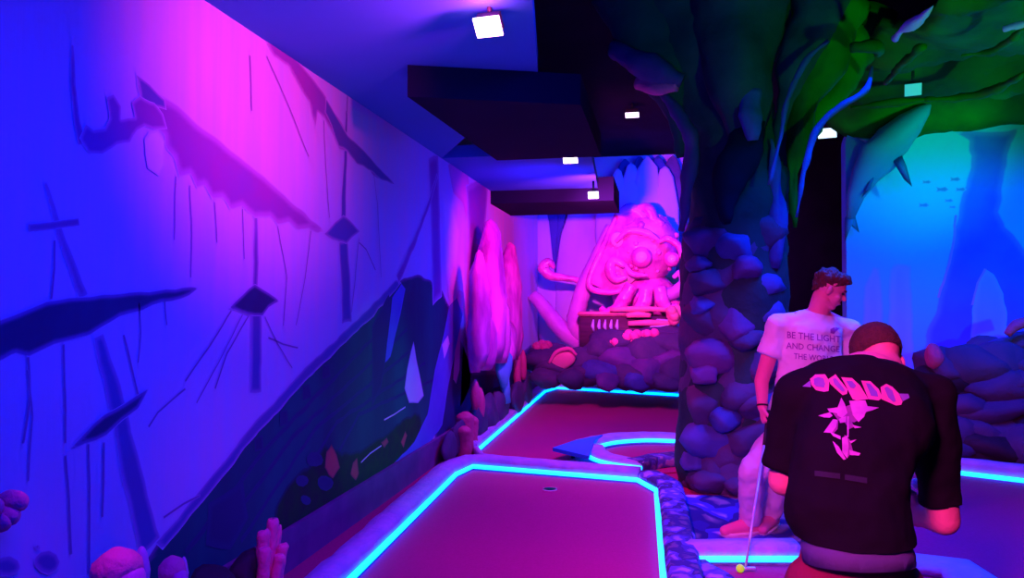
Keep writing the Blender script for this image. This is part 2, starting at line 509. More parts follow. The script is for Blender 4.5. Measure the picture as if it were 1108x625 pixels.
# ================================================================== PUTTING GREENS
def green(label, carpet_pts, kerb_paths, led_paths, cupxy=None, km=None, tm=None):
    c = sum((V(p) for p in carpet_pts), V()) / len(carpet_pts)
    t = thing('putting_green', label, 'mini golf green', (c.x, c.y, 0))
    bm = bmesh.new()
    lo = [bm.verts.new((p[0], p[1], .003)) for p in carpet_pts]; hi = [bm.verts.new((p[0], p[1], .012)) for p in carpet_pts]
    bm.faces.new(lo); bm.faces.new(hi); n = len(lo)
    for i in range(n): bm.faces.new((lo[i], lo[(i + 1) % n], hi[(i + 1) % n], hi[i]))
    link_bm('carpet', bm, tm or M['turf'], t, False)
    for kp in kerb_paths:
        w, h, m, path = kp
        bm = bmesh.new(); kerb_sweep(bm, path, w, h); link_bm('kerb', bm, m, t)
    for path in led_paths: rope('light_strip', path, .019, M['led'], t)
    if cupxy is not None:
        bm = bmesh.new(); x, y = cupxy.x, cupxy.y
        P = [(x, y, .0125), (x, y, .018), (x, y, .018), (x, y, .0135)]
        loft(bm, P, [.058, .058, .050, .048], 28, V((1, 0, 0)))
        link_bm('cup', bm, M['cup'], t)
    return t


A = on_floor(386, 625); B = on_floor(492, 518); B2 = on_floor(512, 509); C = on_floor(690, 524); D = on_floor(712, 536); E = on_floor(720, 625)
A0 = B + (A - B).normalized() * (A - B).length * 1.9
E0 = D + (E - D).normalized() * (E - D).length * 2.0
near_path = [E0, E, D, C, B2, B, A, A0]
led = lambda p, r=-.014, z=.042: offset_path(p, r, z)
green('front violet putting green with a cup, ringed by a cyan light rope', near_path,
      [(.17, .12, M['kerb'], [A0, A, B, B2, C]), (.19, .11, M['stonekerb'], [C, D, E, E0])],
      [led(near_path[::-1])], on_floor(595, 531), None)
# rear green
a = on_floor(541, 494); b = on_floor(589, 426); b2 = on_floor(603, 422); c = on_floor(735, 430); d = on_floor(900, 437)
l0 = on_floor(517, 490); l1 = on_floor(524, 499)
r1 = on_floor(705, 514); r2 = on_floor(900, 497)
rear_path = [r2, d, c, b2, b, l0, l1]
green('rear violet putting green behind the front one, with blue arrow and loop on it', [r2, d, c, b2, b, l0, l1, r1],
      [(.15, .12, M['kerb'], [l0, b, b2, c, d]), (.06, .08, M['kerb'], [on_floor(550, 503), l1, l0])],
      [led([l0, b, b2, c, d])])
# right green
g0 = on_floor(900, 498); g1 = on_floor(985, 510); g2 = on_floor(1108, 525); g3 = on_floor(1300, 560)
h0 = on_floor(742, 612); h1 = on_floor(868, 612)
right_path = [g3, g2, g1, g0]
green('right hand dark violet putting green beyond the man in black', [g0, g1, g2, g3, on_floor(1500, 760), on_floor(1010, 700), on_floor(985, 625), on_floor(900, 600)],
      [(.17, .15, M['kerb'], right_path[::-1]), (.30, .07, M['kerb'], [on_floor(1040, 660), on_floor(1018, 628), on_floor(974, 622), on_floor(955, 640)][::-1])],
      [led([on_floor(987, 510), g2, g3])])
# short kerb at the stone path
t = thing('tee_kerb', 'short concrete kerb with a cyan light tube beside the lime golf ball', 'kerb', ((h0.x + h1.x) / 2, (h0.y + h1.y) / 2, 0))
bm = bmesh.new(); kerb_sweep(bm, [h1, h0][::-1], .16, .11); link_bm('kerb', bm, M['kerb'], t)
rope('light_tube', [h0 + V((.0, -.018, .045)), h1 + V((0, -.018, .045))], .018, M['led'], t)
k0, k1, k2 = on_floor(738, 612), on_floor(770, 625), on_floor(830, 650)
bm = bmesh.new(); kerb_sweep(bm, [on_floor(735, 612), on_floor(765, 632), on_floor(800, 660)], .14, .05); link_bm('stone_edge', bm, M['stonekerb'], t)

# loop kerb and arrow on the rear green
t = thing('loop_kerb', 'curved loop of kerb with cyan light ropes beside the blue arrow', 'kerb', on_floor(690, 490))
far = spline([on_floor(745, 483), on_floor(700, 481.5), on_floor(665, 484), on_floor(640, 490)], 6)
near = spline([on_floor(634, 492), on_floor(640, 500), on_floor(660, 507), on_floor(695, 512)], 6)
bm = bmesh.new(); kerb_sweep(bm, far[::-1], .22, .11); link_bm('kerb', bm, M['kerb'], t)
bm = bmesh.new(); kerb_sweep(bm, near, .18, .10); link_bm('kerb', bm, M['kerb'], t)
bm = bmesh.new(); kerb_sweep(bm, spline([near[-1], on_floor(715, 508), on_floor(745, 505)], 5), .2, .11); link_bm('kerb', bm, M['stonekerb'], t)
rope('light_strip', offset_path(far[::-1], -.018, .055), .019, M['led'], t)
rope('light_strip', offset_path(near, -.018, .05), .019, M['led'], t)
t = thing('arrow_sign', 'flat blue arrow pointing left across the rear green', 'arrow sign', on_floor(628, 488))
bm = bmesh.new(); z0, z1 = .02, .13
ap = [on_z(598, 484, z1), on_z(622, 476, z1), on_z(652, 470, z1), on_z(643, 476, z1), on_z(640, 484, z1), on_z(637, 493, z1), on_z(615, 488, z1)]
hi = [bm.verts.new(p) for p in ap]; lo = [bm.verts.new((p.x, p.y, z1 - .035)) for p in ap]
bm.faces.new(hi); bm.faces.new(lo[::-1])
for i in range(len(ap)): bm.faces.new((hi[i], hi[(i + 1) % len(ap)], lo[(i + 1) % len(ap)], lo[i]))
link_bm('arrow_plate', bm, M['arrow'], t, False)
for px, py in ((620, 482), (641, 476)):
    bm = bmesh.new(); q = on_z(px, py, z1); loft(bm, [(q.x, q.y, .012), (q.x, q.y, z1 - .03)], [.02, .02], 10); link_bm('post', bm, M['housing'], t)

# ================================================================== SHIP MURAL (left wall)
NX = V((1, 0, 0))
W = lambda pts: [on_wall(*p) for p in pts]
ship = thing('shipwreck_mural', 'large painted mural of a wrecked sailing ship with masts and torn sails', 'mural', (XW, 3.4, 0))


def wp(name, pts, layer, m, **k): return painted(name, W(pts), NX, layer, M[m], ship, **k)


def wl(name, pts, w, layer, m, **k): return painted(name, strip_pts(W(pts), w), NX, layer, M[m], ship, **k)


wp('hull', [(130, 640), (165, 592), (215, 535), (265, 472), (330, 402), (400, 336), (430, 304), (452, 296), (476, 310), (486, 330), (482, 380), (470, 430), (452, 482), (400, 530), (330, 590), (285, 640)], 3, 'paint_hull', amp=.02, fringe=.02)
wp('hull_rail', [(168, 588), (215, 532), (265, 468), (330, 398), (400, 332), (428, 302), (434, 306), (404, 341), (334, 408), (270, 478), (220, 541), (176, 594)], 4, 'paint_mid', fringe=.012)
wp('sail', [(0, 345), (50, 325), (120, 318), (170, 314), (216, 310), (205, 320), (185, 327), (165, 330), (140, 340), (110, 352), (95, 362), (60, 372), (30, 388), (15, 383), (0, 390), (-40, 400), (-40, 362)], 5, 'paint_navy')
wl('mast', [(50, 195), (58, 230), (72, 275), (90, 322)], [.02, .03, .04, .05], 4, 'paint_line')
wl('yard', [(30, 246), (55, 244), (86, 241)], .028, 5, 'paint_line', fringe=.006)
wl('mast', [(106, 362), (122, 420), (140, 500), (162, 592)], [.055, .085, .11, .13], 4, 'paint_mid', fringe=.018)
wp('crow_nest', [(70, 490), (90, 468), (112, 448), (135, 434), (161, 419), (150, 440), (132, 455), (115, 470), (92, 480)], 6, 'paint_navy')
wl('mast', [(277, 232), (277, 260), (276, 320)], [.04, .05, .06], 3, 'paint_mid', fringe=.016)
wp('crow_nest', [(247, 334), (262, 318), (275, 308), (290, 316), (302, 326), (290, 332), (284, 342), (268, 340)], 6, 'paint_navy')
wl('mast', [(277, 335), (277, 380), (276, 425)], [.10, .11, .12], 5, 'paint_mid', fringe=.02)
wl('mast', [(375, 120), (373, 180), (371, 240)], [.03, .05, .08], 4, 'paint_mid', fringe=.01)
wp('crow_nest', [(350, 252), (362, 240), (371, 233), (382, 242), (389, 250), (380, 258), (374, 264), (360, 260)], 6, 'paint_mid')
wl('mast', [(371, 260), (374, 300), (375, 350)], [.14, .15, .16], 4, 'paint_mid', fringe=.02)
wp('torn_sail', [(283, 28), (310, 52), (332, 78), (352, 104), (376, 146), (398, 168), (428, 200), (412, 194), (403, 190), (396, 178), (388, 180), (380, 164), (368, 162), (358, 140), (350, 128), (343, 122), (341, 140), (335, 112), (322, 90), (312, 72), (296, 62), (288, 46)], 5, 'paint_wine', step=.035)
wp('dark_fold', [(352, 106), (376, 146), (398, 168), (428, 200), (412, 194), (396, 182), (386, 178), (376, 165), (366, 158), (358, 136), (351, 122)], 6, 'paint_mid', fringe=.01, step=.035)
wp('main_sail', [(146, 80), (165, 94), (190, 112), (212, 132), (240, 154), (272, 180), (305, 208), (330, 230), (353, 251), (343, 254), (334, 246), (322, 250), (312, 240), (300, 244), (292, 234), (276, 236), (262, 224), (248, 226), (240, 214), (228, 216), (220, 200), (212, 204), (205, 188), (194, 192), (188, 172), (178, 160), (176, 144), (164, 134), (152, 112), (148, 96)], 4, 'paint_wine', fringe=.03, step=.035)
wp('sail_shadow_fold', [(146, 80), (160, 92), (178, 108), (180, 120), (166, 116), (152, 108)], 6, 'paint_mid', fringe=.01, step=.03)
wp('figurehead', [(86, 150), (92, 134), (100, 140), (112, 138), (118, 128), (114, 106), (122, 102), (130, 116), (130, 130), (144, 128), (140, 112), (150, 104), (166, 112), (176, 124), (180, 138), (166, 140), (156, 136), (148, 142), (140, 156), (126, 158), (110, 168), (96, 166)], 7, 'paint_wine', fringe=.012, step=.03)
wl('bowsprit', [(77, 50), (79, 90), (82, 130), (90, 158)], [.012, .025, .035, .05], 5, 'paint_wine', fringe=.008)
wp('pale_shell', [(155, 150), (160, 142), (170, 140), (177, 152), (178, 180), (170, 192), (158, 184)], 8, 'paint_pale', fringe=.01)
wl('rail_rope', [(430, 303), (448, 262), (462, 225), (473, 190)], [.09, .07, .06, .05], 6, 'paint_wine', fringe=.015)
for p in ([(30, 385), (32, 430), (24, 480)], [(68, 372), (70, 430), (70, 480)], [(95, 480), (96, 540), (96, 620)], [(70, 492), (74, 540), (76, 600)], [(133, 362), (142, 400), (150, 430)],
          [(250, 336), (225, 376), (200, 412)], [(268, 342), (245, 382), (232, 420)], [(200, 420), (170, 446), (160, 462)], [(58, 260), (58, 290), (55, 324)],
          [(288, 60), (310, 110), (334, 170)], [(376, 80), (376, 100), (375, 122)], [(388, 262), (396, 270), (406, 292)], [(290, 365), (306, 372), (322, 376)], [(112, 478), (112, 520), (110, 560)], [(216, 536), (198, 545), (176, 560)], [(270, 60), (271, 90), (272, 120)]):
    wl('rigging', p, .012, 5, 'paint_line', fringe=.003, amp=.004)
for p in ([(150, 328), (152, 360), (149, 392)], [(178, 326), (180, 352)], [(205, 200), (207, 240), (206, 300)], [(190, 190), (188, 260)], [(232, 218), (234, 262)], [(262, 226), (264, 280)], [(300, 244), (310, 300), (306, 352)], [(336, 250), (330, 300), (320, 352)], [(388, 258), (384, 300), (380, 338)], [(262, 340), (236, 392), (212, 436)], [(286, 342), (300, 372), (316, 398)], [(402, 172), (408, 220), (412, 300)], [(350, 130), (352, 180), (356, 236)], [(30, 400), (34, 450), (30, 520)]):
    wl('rigging', p, .009, 5, 'paint_line', fringe=.003, amp=.005)
for p in ([(14, 600), (28, 586), (48, 592), (60, 612), (48, 622), (20, 622)],):
    pass
for cx, cy, r in ((8, 612, 14), (50, 608, 16), (40, 592, 4)):
    wp('painted_shell', [(cx + r * math.cos(k * .7), cy + r * .8 * math.sin(k * .7)) for k in range(9)], 5, 'paint_mid', fringe=.014)
# hull planks and ports
for k in range(5):
    f = k / 4
    wl('plank_seam', [(200 + 30 * k, 598 - 6 * k), (292 + 24 * k, 480 - 8 * k), (430 + 10 * k, 338 + 18 * k)], .03, 5, 'paint_plank', fringe=.01)
for cx, cy in ((279, 480), (306, 452), (331, 424), (352, 402)):
    wp('gun_port', [(cx - 4, cy - 7), (cx + 4, cy - 9), (cx + 5, cy + 6), (cx - 4, cy + 9)], 7, 'paint_plank', fringe=.01)
wp('hull_shadow_hole', [(225, 545), (262, 520), (268, 560), (248, 596), (222, 590)], 6, 'paint_plank', fringe=.03)
wp('torn_plank', [(402, 352), (420, 318), (424, 330), (420, 372), (412, 420), (402, 440)], 6, 'paint_plank', fringe=.02)
wp('pale_streak', [(424, 322), (434, 306), (438, 312), (432, 345), (422, 385), (416, 392)], 7, 'paint_blue', fringe=.02)
wp('claw', [(447, 369), (450, 388), (455, 412), (458, 428), (452, 436), (442, 436), (437, 420), (440, 398), (444, 380)], 8, 'paint_claw', fringe=.012, amp=.003)
wp('painted_weed', [(300, 545), (318, 515), (340, 496), (352, 478), (370, 492), (384, 488), (400, 478), (420, 468), (440, 450), (454, 446), (456, 470), (420, 512), (380, 545), (330, 584), (290, 602), (288, 574)], 6, 'paint_green', amp=.035, step=.04, fringe=.02)
for pts in ([(352, 488), (358, 478), (364, 490), (368, 505), (360, 518), (350, 508)], [(381, 500), (386, 496), (388, 512), (384, 520), (379, 512)], [(412, 476), (418, 472), (420, 478), (415, 484)], [(433, 478), (438, 466), (440, 472), (436, 484)]):
    wp('painted_coral', pts, 8, 'paint_red', fringe=.012, step=.02, amp=.02)
wl('painted_frond', [(390, 500), (400, 490), (412, 482)], .01, 9, 'paint_pale', fringe=0, amp=.002)
wl('painted_frond', [(415, 454), (426, 448), (438, 440)], .012, 9, 'paint_pale', fringe=0, amp=.002)
for cx, cy, r in ((340, 497, 9), (351, 522, 9), (330, 540, 6), (326, 520, 7)):
    wp('painted_shell', [(cx + r * math.cos(k * .7), cy + r * .9 * math.sin(k * .7)) for k in range(9)], 9, 'paint_plank', fringe=.012, step=.03)
wp('blue_weed', [(486, 330), (494, 322), (500, 340), (492, 380), (484, 420), (478, 460), (462, 482), (430, 520), (418, 508), (448, 478), (462, 448), (470, 400), (480, 360)], 8, 'paint_blue', fringe=.02)

# ---- painted cave columns further along the same wall
cave = thing('cave_mural', 'painted purple cave columns on the wall between ship and pink crystals', 'mural', (XW, 8, 0))


def cp(name, pts, layer, m, **k): return painted(name, W(pts), NX, layer, M[m], cave, **k)


cp('red_column', [(463, 170), (474, 166), (476, 230), (478, 320), (468, 330), (466, 240)], 4, 'paint_wine', fringe=.05)
cp('pink_drape', [(484, 178), (492, 168), (504, 176), (508, 200), (505, 240), (500, 220), (490, 210)], 4, 'paint_pink', fringe=.06)
cp('wine_column', [(504, 200), (524, 190), (528, 205), (524, 260), (516, 330), (508, 420), (498, 440), (502, 330), (508, 260)], 5, 'paint_wine', fringe=.07)
cp('pale_drape', [(478, 205), (490, 215), (498, 250), (494, 300), (486, 325), (480, 280)], 4, 'paint_pale', fringe=.06)
cp('dark_base', [(480, 400), (496, 360), (510, 400), (540, 400), (575, 372), (574, 416), (540, 440), (505, 470), (470, 495), (470, 450)], 5, 'paint_navy', fringe=.05)
cp('pink_stem', [(496, 312), (501, 316), (502, 335), (498, 350), (497, 400), (493, 415), (490, 410), (493, 350), (491, 330)], 7, 'paint_pink', fringe=.03)
cp('pink_spot', [(478, 372), (484, 362), (486, 372), (480, 388)], 9, 'paint_pale', fringe=.02)

# ================================================================== LEFT WALL RELIEFS
crys = thing('crystal_cluster', 'tall hot pink crystal cluster standing against the left wall', 'crystal cluster', on_floor(540, 452) + V((0, 0, 0)))


def spike(name, base, tip, w, m, parent, flat=.6, nzv=.03, right=None):
    bm = bmesh.new(); base, tip = V(base), V(tip)
    pts = [base.lerp(tip, f) for f in (0, .12, .28, .45, .62, .78, .9, .97, 1)]
    pr = [.55, .86, 1, 1, .94, .80, .55, .32, .05]
    loft(bm, pts, [(w * p, w * p * flat) for p in pr], 14, right or V((0, 1, 0)), True, nzv, 5)
    return link_bm(name, bm, m, parent)


for (bx, by, tx, ty, w, off) in ((528, 392, 530, 237, .34, .2), (518, 396, 518, 270, .22, .26), (546, 388, 546, 262, .30, .14), (525, 400, 526, 336, .22, .26),
                                 (541, 392, 540, 318, .26, .24), (556, 388, 553, 300, .26, .2), (516, 402, 515, 330, .16, .24), (550, 392, 549, 345, .2, .26)):
    b1 = on_wall(bx, by, off); t1 = on_wall(tx, ty, off)
    b1.y = (b1.y + t1.y) / 2; t1.y = b1.y + .02; b1.x = t1.x = XW + max(off, w * .5 + .05)
    spike('crystal', b1, t1, w, M['crystal'], crys, .5, .035)
# dark rock footing beneath the crystals
foot = thing('rock_ledge', 'low dark rock ledge with small pink corals under the crystals', 'rock', on_floor(525, 462))
for i, (px, py, r) in enumerate(((507, 466, .22), (520, 458, .26), (533, 448, .28), (546, 438, .3), (559, 430, .3), (570, 421, .3), (497, 474, .16))):
    q = on_wall(px, py - 12, .2); q.z = r * .75
    boulder('boulder', (XW + .06 + r * .35, q.y, q.z), (r * .38, r * 1.6, r * 1.05), M['rock'], foot, 40 + i)
for px, py, h, w in ((514, 424, .3, .06), (519, 434, .34, .07), (545, 420, .3, .06), (560, 395, .5, .07), (566, 392, .4, .06)):
    q = on_wall(px, py, .20)
    spike('coral_finger', (q.x, q.y, q.z - h * .6), (q.x, q.y, q.z + h * .45), w, M['coralwine'], foot, .8, .01)
bl = thing('blue_coral', 'rounded blue fan coral leaning on the rock ledge by the crystals', 'coral', on_wall(545, 400, .24))
bm = bmesh.new(); q = on_wall(545, 388, .24); ellipsoid(bm, q, (.08, .30, .34), Matrix.Rotation(.5, 3, 'X'), 3, .05, 5)
link_bm('fan', bm, M['reef_dark'], bl)
bm = bmesh.new(); loft(bm, [V((q.x, q.y + .1, .3)), q + V((0, .05, -.1))], [.07, .05], 10); link_bm('stalk', bm, M['reef_dark'], bl)

# small single corals along the skirting
def finger_coral(label, base, fingers, m, r=.02, rock=None):
    t = thing('finger_coral', label, 'coral', base)
    if rock:
        boulder('rock_base', V(base) + V((0, 0, rock[2] * .55)), rock, M['blackrock'], t, 31)
    for (dx, dy, z0, z1, w) in fingers:
        bm = bmesh.new(); p = V(base) + V((dx, dy, 0))
        sweep(bm, [p + V((0, 0, z0)), p + V((dx * .1, dy * .1, (z0 + z1) / 2)), p + V((dx * .25, dy * .25, z1 - w * .6)), p + V((dx * .26, dy * .26, z1))], [w, w * .95, w * 1.05, w * .35], 10, 5, None, .006, 20)
        link_bm('finger', bm, m, t)
    return t


q = on_wall(498, 455, .12)
finger_coral('stubby wine pink coral against the skirting left of the rear green', (q.x + .05, q.y, 0), [(0, 0, 0, .42, .09), (.02, .12, 0, .36, .08), (.02, -.1, 0, .3, .07)], M['coralwine'])
q = on_wall(272, 600, .16)
rb = V((q.x, q.y, 0))
top = on_wall(284, 562, .16).z
finger_coral('pink knobbly finger coral on dark rock near the lower left corner', rb, [(.06, .05, .1, top + .02, .028), (.05, .0, .1, top - .02, .03), (.09, -.06, .1, top - .07, .03), (.05, .10, .1, top - .03, .026), (.12, -.01, .1, top - .12, .026), (.10, .06, .1, top - .10, .026)], M['coral'], rock=(.10, .20, .22))
boulder('rock', (rb.x + .02, rb.y - .40, .18), (.14, .22, .20), M['blackrock'], None, 71)
tag(bpy.data.objects['rock'], 'dark boulder with faint lilac rim at lower left below the hull', 'rock')


def tube_coral(label, px, py, w, h):
    top = on_wall(px, py, .22)
    t = thing('cup_coral', label, 'coral', (top.x, top.y, 0))
    boulder('rock_base', (top.x, top.y, (top.z - h) * .40), (.10, .12, max(.1, (top.z - h) * .44)), M['blackrock'], t, int(px))
    bm = bmesh.new()
    pts = [V((top.x, top.y, top.z - h * 1.2 + h * 1.2 * f)) for f in (0, .3, .55, .75, .9, 1)]
    loft(bm, pts, [w * .5, w * .85, w, w * .92, w * .6, w * .18], 18, V((0, 1, 0)), True, .008, 14)
    link_bm('body', bm, M['coral'], t)
    bm = bmesh.new(); c_ = V((top.x + w * .55, top.y - w * .1, top.z - h * .72))
    ellipsoid(bm, c_, (w * .62, w * .8, h * .42), None, 3, .006, 14); link_bm('lip', bm, M['crystal'], t)
    bm = bmesh.new(); c_ = V((top.x + w * .1, top.y + w * 1.35, top.z - h * .75))
    ellipsoid(bm, c_, (w * .3, w * .32, h * .55), None, 3, .006, 14); link_bm('bud', bm, M['tentacle'], t)


tube_coral('larger pink cup coral at the bottom edge under the leaning mast', 127, 592, .085, .16)
tube_coral('smaller pink cup coral at the bottom edge beside the hull', 186, 601, .05, .12)
q = on_wall(4, 556, .1)
t = thing('bubble_coral', 'small purple pink coral lump high on the wall at the left edge', 'coral', q)
for k in range(5):
    bm = bmesh.new(); ellipsoid(bm, q + V((-.05 + .01 * k, .02 * (k - 2), .03 * math.sin(k * 2))), (.055, .03, .035), None, 3, .006, 14); link_bm('lobe', bm, M['coral'], t)

# ================================================================== BACK WALL: cave relief
cw = thing('cave_relief', 'purple cave wall relief of pale cones and hanging stalactites at the far end', 'wall relief', (-.5, YB, 0))
BY = lambda px, py, y: on_y(px, py, y)
for (bx, by, tx, ty, wpx, m, y) in ((632, 400, 634, 205, 34, 'cave', 12.9), (600, 400, 592, 190, 14, 'paint_blue', 12.95), (577, 400, 580, 190, 12, 'cave', 12.85), (668, 400, 662, 215, 24, 'cave', 12.92),
                                  (612, 400, 608, 215, 10, 'paint_blue', 12.9)):
    y = min(y, YB - .03 - .22 * wpx / 64); b1, t1 = BY(bx, by, y), BY(tx, ty, y); b1.x = max(b1.x, XW + .1 + wpx / 64)
    spike('stalagmite', (b1.x, y, 0), t1, wpx / 64, M[m], cw, .2, .04, V((1, 0, 0)))
for (px, top_, wpx, m) in ((655, 192, 11, 'cave'), (668, 182, 12, 'cave'), (683, 176, 14, 'cave'), (701, 168, 17, 'cave'), (720, 180, 14, 'cave'), (676, 172, 14, 'paint_blue'), (712, 166, 16, 'paint_blue'), (692, 160, 15, 'paint_blue'), (728, 166, 15, 'rock2')):
    yy = 12.62 if m == 'cave' else 12.78
    b1, t1 = BY(px, 300, yy), BY(px, top_, yy)
    t1.z = min(t1.z, ZH - .06); spike('cone', b1, t1, wpx / 64, M[m], cw, .3, .05, V((1, 0, 0)))
# ================================================================== OCTOPUS, CHEST, REAR ROCKS
YO = 11.9
Q = lambda px, py, dy=0.0: on_y(px, py, YO + dy)
S = 1 / 67.5
octo = thing('octopus_sculpture', 'glossy hot pink octopus sculpture with bulbous head under the far lamps', 'sculpture', (Q(690, 270).x, YO, 0))
bm = bmesh.new()
ellipsoid(bm, Q(694, 268, .1), (40 * S, .5, 40 * S), None, 4, .03, 3)
ellipsoid(bm, Q(686, 246, .15), (26 * S, .42, 22 * S), Matrix.Rotation(.5, 3, 'Y'), 4, .02, 3)
ellipsoid(bm, Q(700, 322, .1), (36 * S, .45, 26 * S), None, 4, .04, 3)
rr = random.Random(8)
for k in range(46):
    th = rr.uniform(-1.5, 1.5); ph = rr.uniform(-.9, 1.2); q = Q(694, 268, .1) + V((math.sin(th) * math.cos(ph) * .58, -math.cos(th) * math.cos(ph) * .50, math.sin(ph) * .58)); r_ = rr.uniform(.025, .06)
    ellipsoid(bm, q, (r_, r_, r_), None, 2)
link_bm('head', bm, M['flesh'], octo)
for px, py, r in ((694, 278, 11), (727, 280, 8)):  # pale eyeballs carry the dome's two bright highlights in their colour
    bm = bmesh.new(); ellipsoid(bm, Q(px, py, -.38), (r * S, r * S * .8, r * S), None, 4); e = link_bm('eye', bm, M['flesh'], octo)
    bm = bmesh.new(); ellipsoid(bm, Q(px, py, -.38 - r * S * .45), (r * S * .6, r * S * .5, r * S * .6), None, 3); link_bm('eyeball_highlight', bm, M['eyewhite'], e)
for pts, w in (([(666, 262), (680, 250), (700, 252), (716, 262)], 4), ([(676, 286), (684, 296), (700, 298)], 3), ([(712, 262), (722, 258), (734, 266), (738, 280)], 4)):
    bm = bmesh.new(); sweep(bm, [Q(x, y, -.42) for x, y in pts], [w * S * .5, w * S, w * S, w * S * .4], 10, 5); link_bm('brow', bm, M['flesh'], octo)
# flaring flap at the side of the head
bm = bmesh.new()
fl = [Q(667, 233, -.1), Q(655, 262, -.2), Q(637, 306, -.25), Q(656, 314, -.3), Q(676, 312, -.3), Q(690, 300, -.25), Q(684, 270, -.1), Q(680, 250, -.1)]
ctr = sum(fl, V()) / len(fl)
f1 = [bm.verts.new(p) for p in fl]; f2 = [bm.verts.new(p + V((0, .12, 0))) for p in fl]; c1v = bm.verts.new(ctr + V((0, -.16, 0))); c2v = bm.verts.new(ctr + V((0, .2, 0)))
for i in range(len(fl)):
    j = (i + 1) % len(fl)
    bm.faces.new((f1[i], f1[j], c1v)); bm.faces.new((f2[j], f2[i], c2v)); bm.faces.new((f1[j], f1[i], f2[i], f2[j]))
link_bm('flap', bm, M['flesh'], octo, False)
bm = bmesh.new(); sweep(bm, [Q(667, 233, -.12), Q(652, 268, -.24), Q(637, 307, -.3), Q(656, 316, -.34), Q(678, 313, -.34)], [.03, .05, .05, .05, .04], 10, 6); link_bm('flap_rim', bm, M['flesh'], octo)
bm = bmesh.new(); ellipsoid(bm, Q(668, 259, -.32), (7 * S, .08, 8 * S), None, 3); link_bm('spot', bm, M['eyewhite'], octo)
bm = bmesh.new(); sweep(bm, [Q(676, 288, -.4), Q(664, 282, -.38), Q(660, 292, -.38), Q(666, 302, -.38), Q(678, 300, -.4)], [.04, .07, .09, .07, .03], 10, 6); link_bm('sucker_curl', bm, M['flesh'], octo)
for pts in ([(668, 234), (682, 226), (696, 236), (692, 250)], [(684, 228), (700, 226), (706, 240), (700, 252)], [(694, 248), (706, 240), (716, 246)]):
    bm = bmesh.new(); sweep(bm, [Q(x, y, -.15) for x, y in pts], [.06, .10, .10, .03][:len(pts)], 10, 6); link_bm('crest', bm, M['flesh'], octo)
TEN = [
    ([(576, 318), (590, 334), (604, 352), (620, 366), (638, 372), (658, 366), (672, 352)], [.10, .12, .14, .15, .15, .14, .12], .0, 'tentacle'),
    ([(660, 244), (648, 272), (634, 306), (626, 330), (622, 352), (630, 366), (644, 368)], [.06, .10, .13, .14, .13, .11, .05], -.05, 'tentacle'),
    ([(634, 306), (622, 302), (608, 300), (596, 298), (588, 290), (594, 284), (600, 290)], [.05, .05, .06, .08, .10, .08, .03], .1, 'flesh'),
    ([(684, 308), (676, 322), (668, 334), (656, 338), (650, 332)], [.10, .11, .10, .08, .04], -.45, 'flesh'),
    ([(700, 312), (697, 326), (690, 338), (680, 336)], [.10, .12, .10, .05], -.5, 'flesh'),
    ([(714, 310), (716, 324), (724, 334), (734, 330)], [.10, .11, .09, .04], -.48, 'flesh'),
    ([(716, 320), (730, 316), (740, 306), (736, 296), (728, 300)], [.10, .10, .08, .06, .03], -.4, 'tentacle'),
    ([(720, 330), (734, 334), (746, 344), (752, 356)], [.12, .12, .1, .05], -.3, 'flesh'),
]
for pts, rd, dy, m in TEN:
    bm = bmesh.new(); sweep(bm, [Q(x, y, dy) for x, y in pts], rd, 14, 7, None, .012, 8); link_bm('tentacle', bm, M[m], octo)

chest = thing('treasure_chest', 'dark treasure chest with pale bars beneath the pink octopus', 'chest', (Q(660, 360, -.5).x, YO - .55, 0))
YC = -.55
cx0, cx1 = Q(627, 345, YC).x, Q(732, 345, YC).x; zt, zb = Q(650, 342, YC).z, Q(650, 366, YC).z
bm = bmesh.new(); minmax(bm, (cx0, YO + YC, max(zb - .25, .05)), (cx1, YO + YC + .5, zt)); bmesh.ops.bevel(bm, geom=bm.edges, offset=.02, segments=2, affect='EDGES'); link_bm('body', bm, M['wood'], chest)
bm = bmesh.new(); zl = Q(650, 337, YC).z
minmax(bm, (cx0 - .03, YO + YC - .03, zt), (cx0 + .75, YO + YC + .5, zl)); bmesh.ops.bevel(bm, geom=bm.edges, offset=.02, segments=2, affect='EDGES'); link_bm('rim', bm, M['gold'], chest)
for k in range(5):
    bm = bmesh.new(); x = Q(643 + 6.5 * k, 352, YC).x; loft(bm, [(x, YO + YC - .02, zt - .24), (x - .02, YO + YC - .05, zt - .15), (x - .01, YO + YC - .02, zt - .05)], [.012, .028, .012], 10); link_bm('bar', bm, M['silver_and_glint'], chest)
for x0, x1, y0, r in ((678, 704, 341, .05), (680, 726, 350, .05), (660, 726, 335, .045)):
    bm = bmesh.new(); sweep(bm, [Q(x0, y0, YC - .05), Q((x0 + x1) / 2, y0 - 1, YC - .08), Q(x1, y0, YC - .05)], [r * .8, r, r * .7], 10, 5); link_bm('rope_bundle', bm, M['gold'], chest)
bm = bmesh.new()
sh = [Q(703, 354, YC - .1), Q(711, 346, YC - .05), Q(726, 347, YC - .05), Q(722, 355, YC - .12)]
a1 = [bm.verts.new(p) for p in sh]; a2 = [bm.verts.new(p + V((0, .04, .02))) for p in sh]
bm.faces.new(a1); bm.faces.new(a2[::-1])
for i in range(4): bm.faces.new((a1[i], a1[(i + 1) % 4], a2[(i + 1) % 4], a2[i]))
tag(link_bm('scroll', bm, M['silver_and_glint'], None, False), 'pale blue folded sheet lying on the right of the chest', 'scroll')


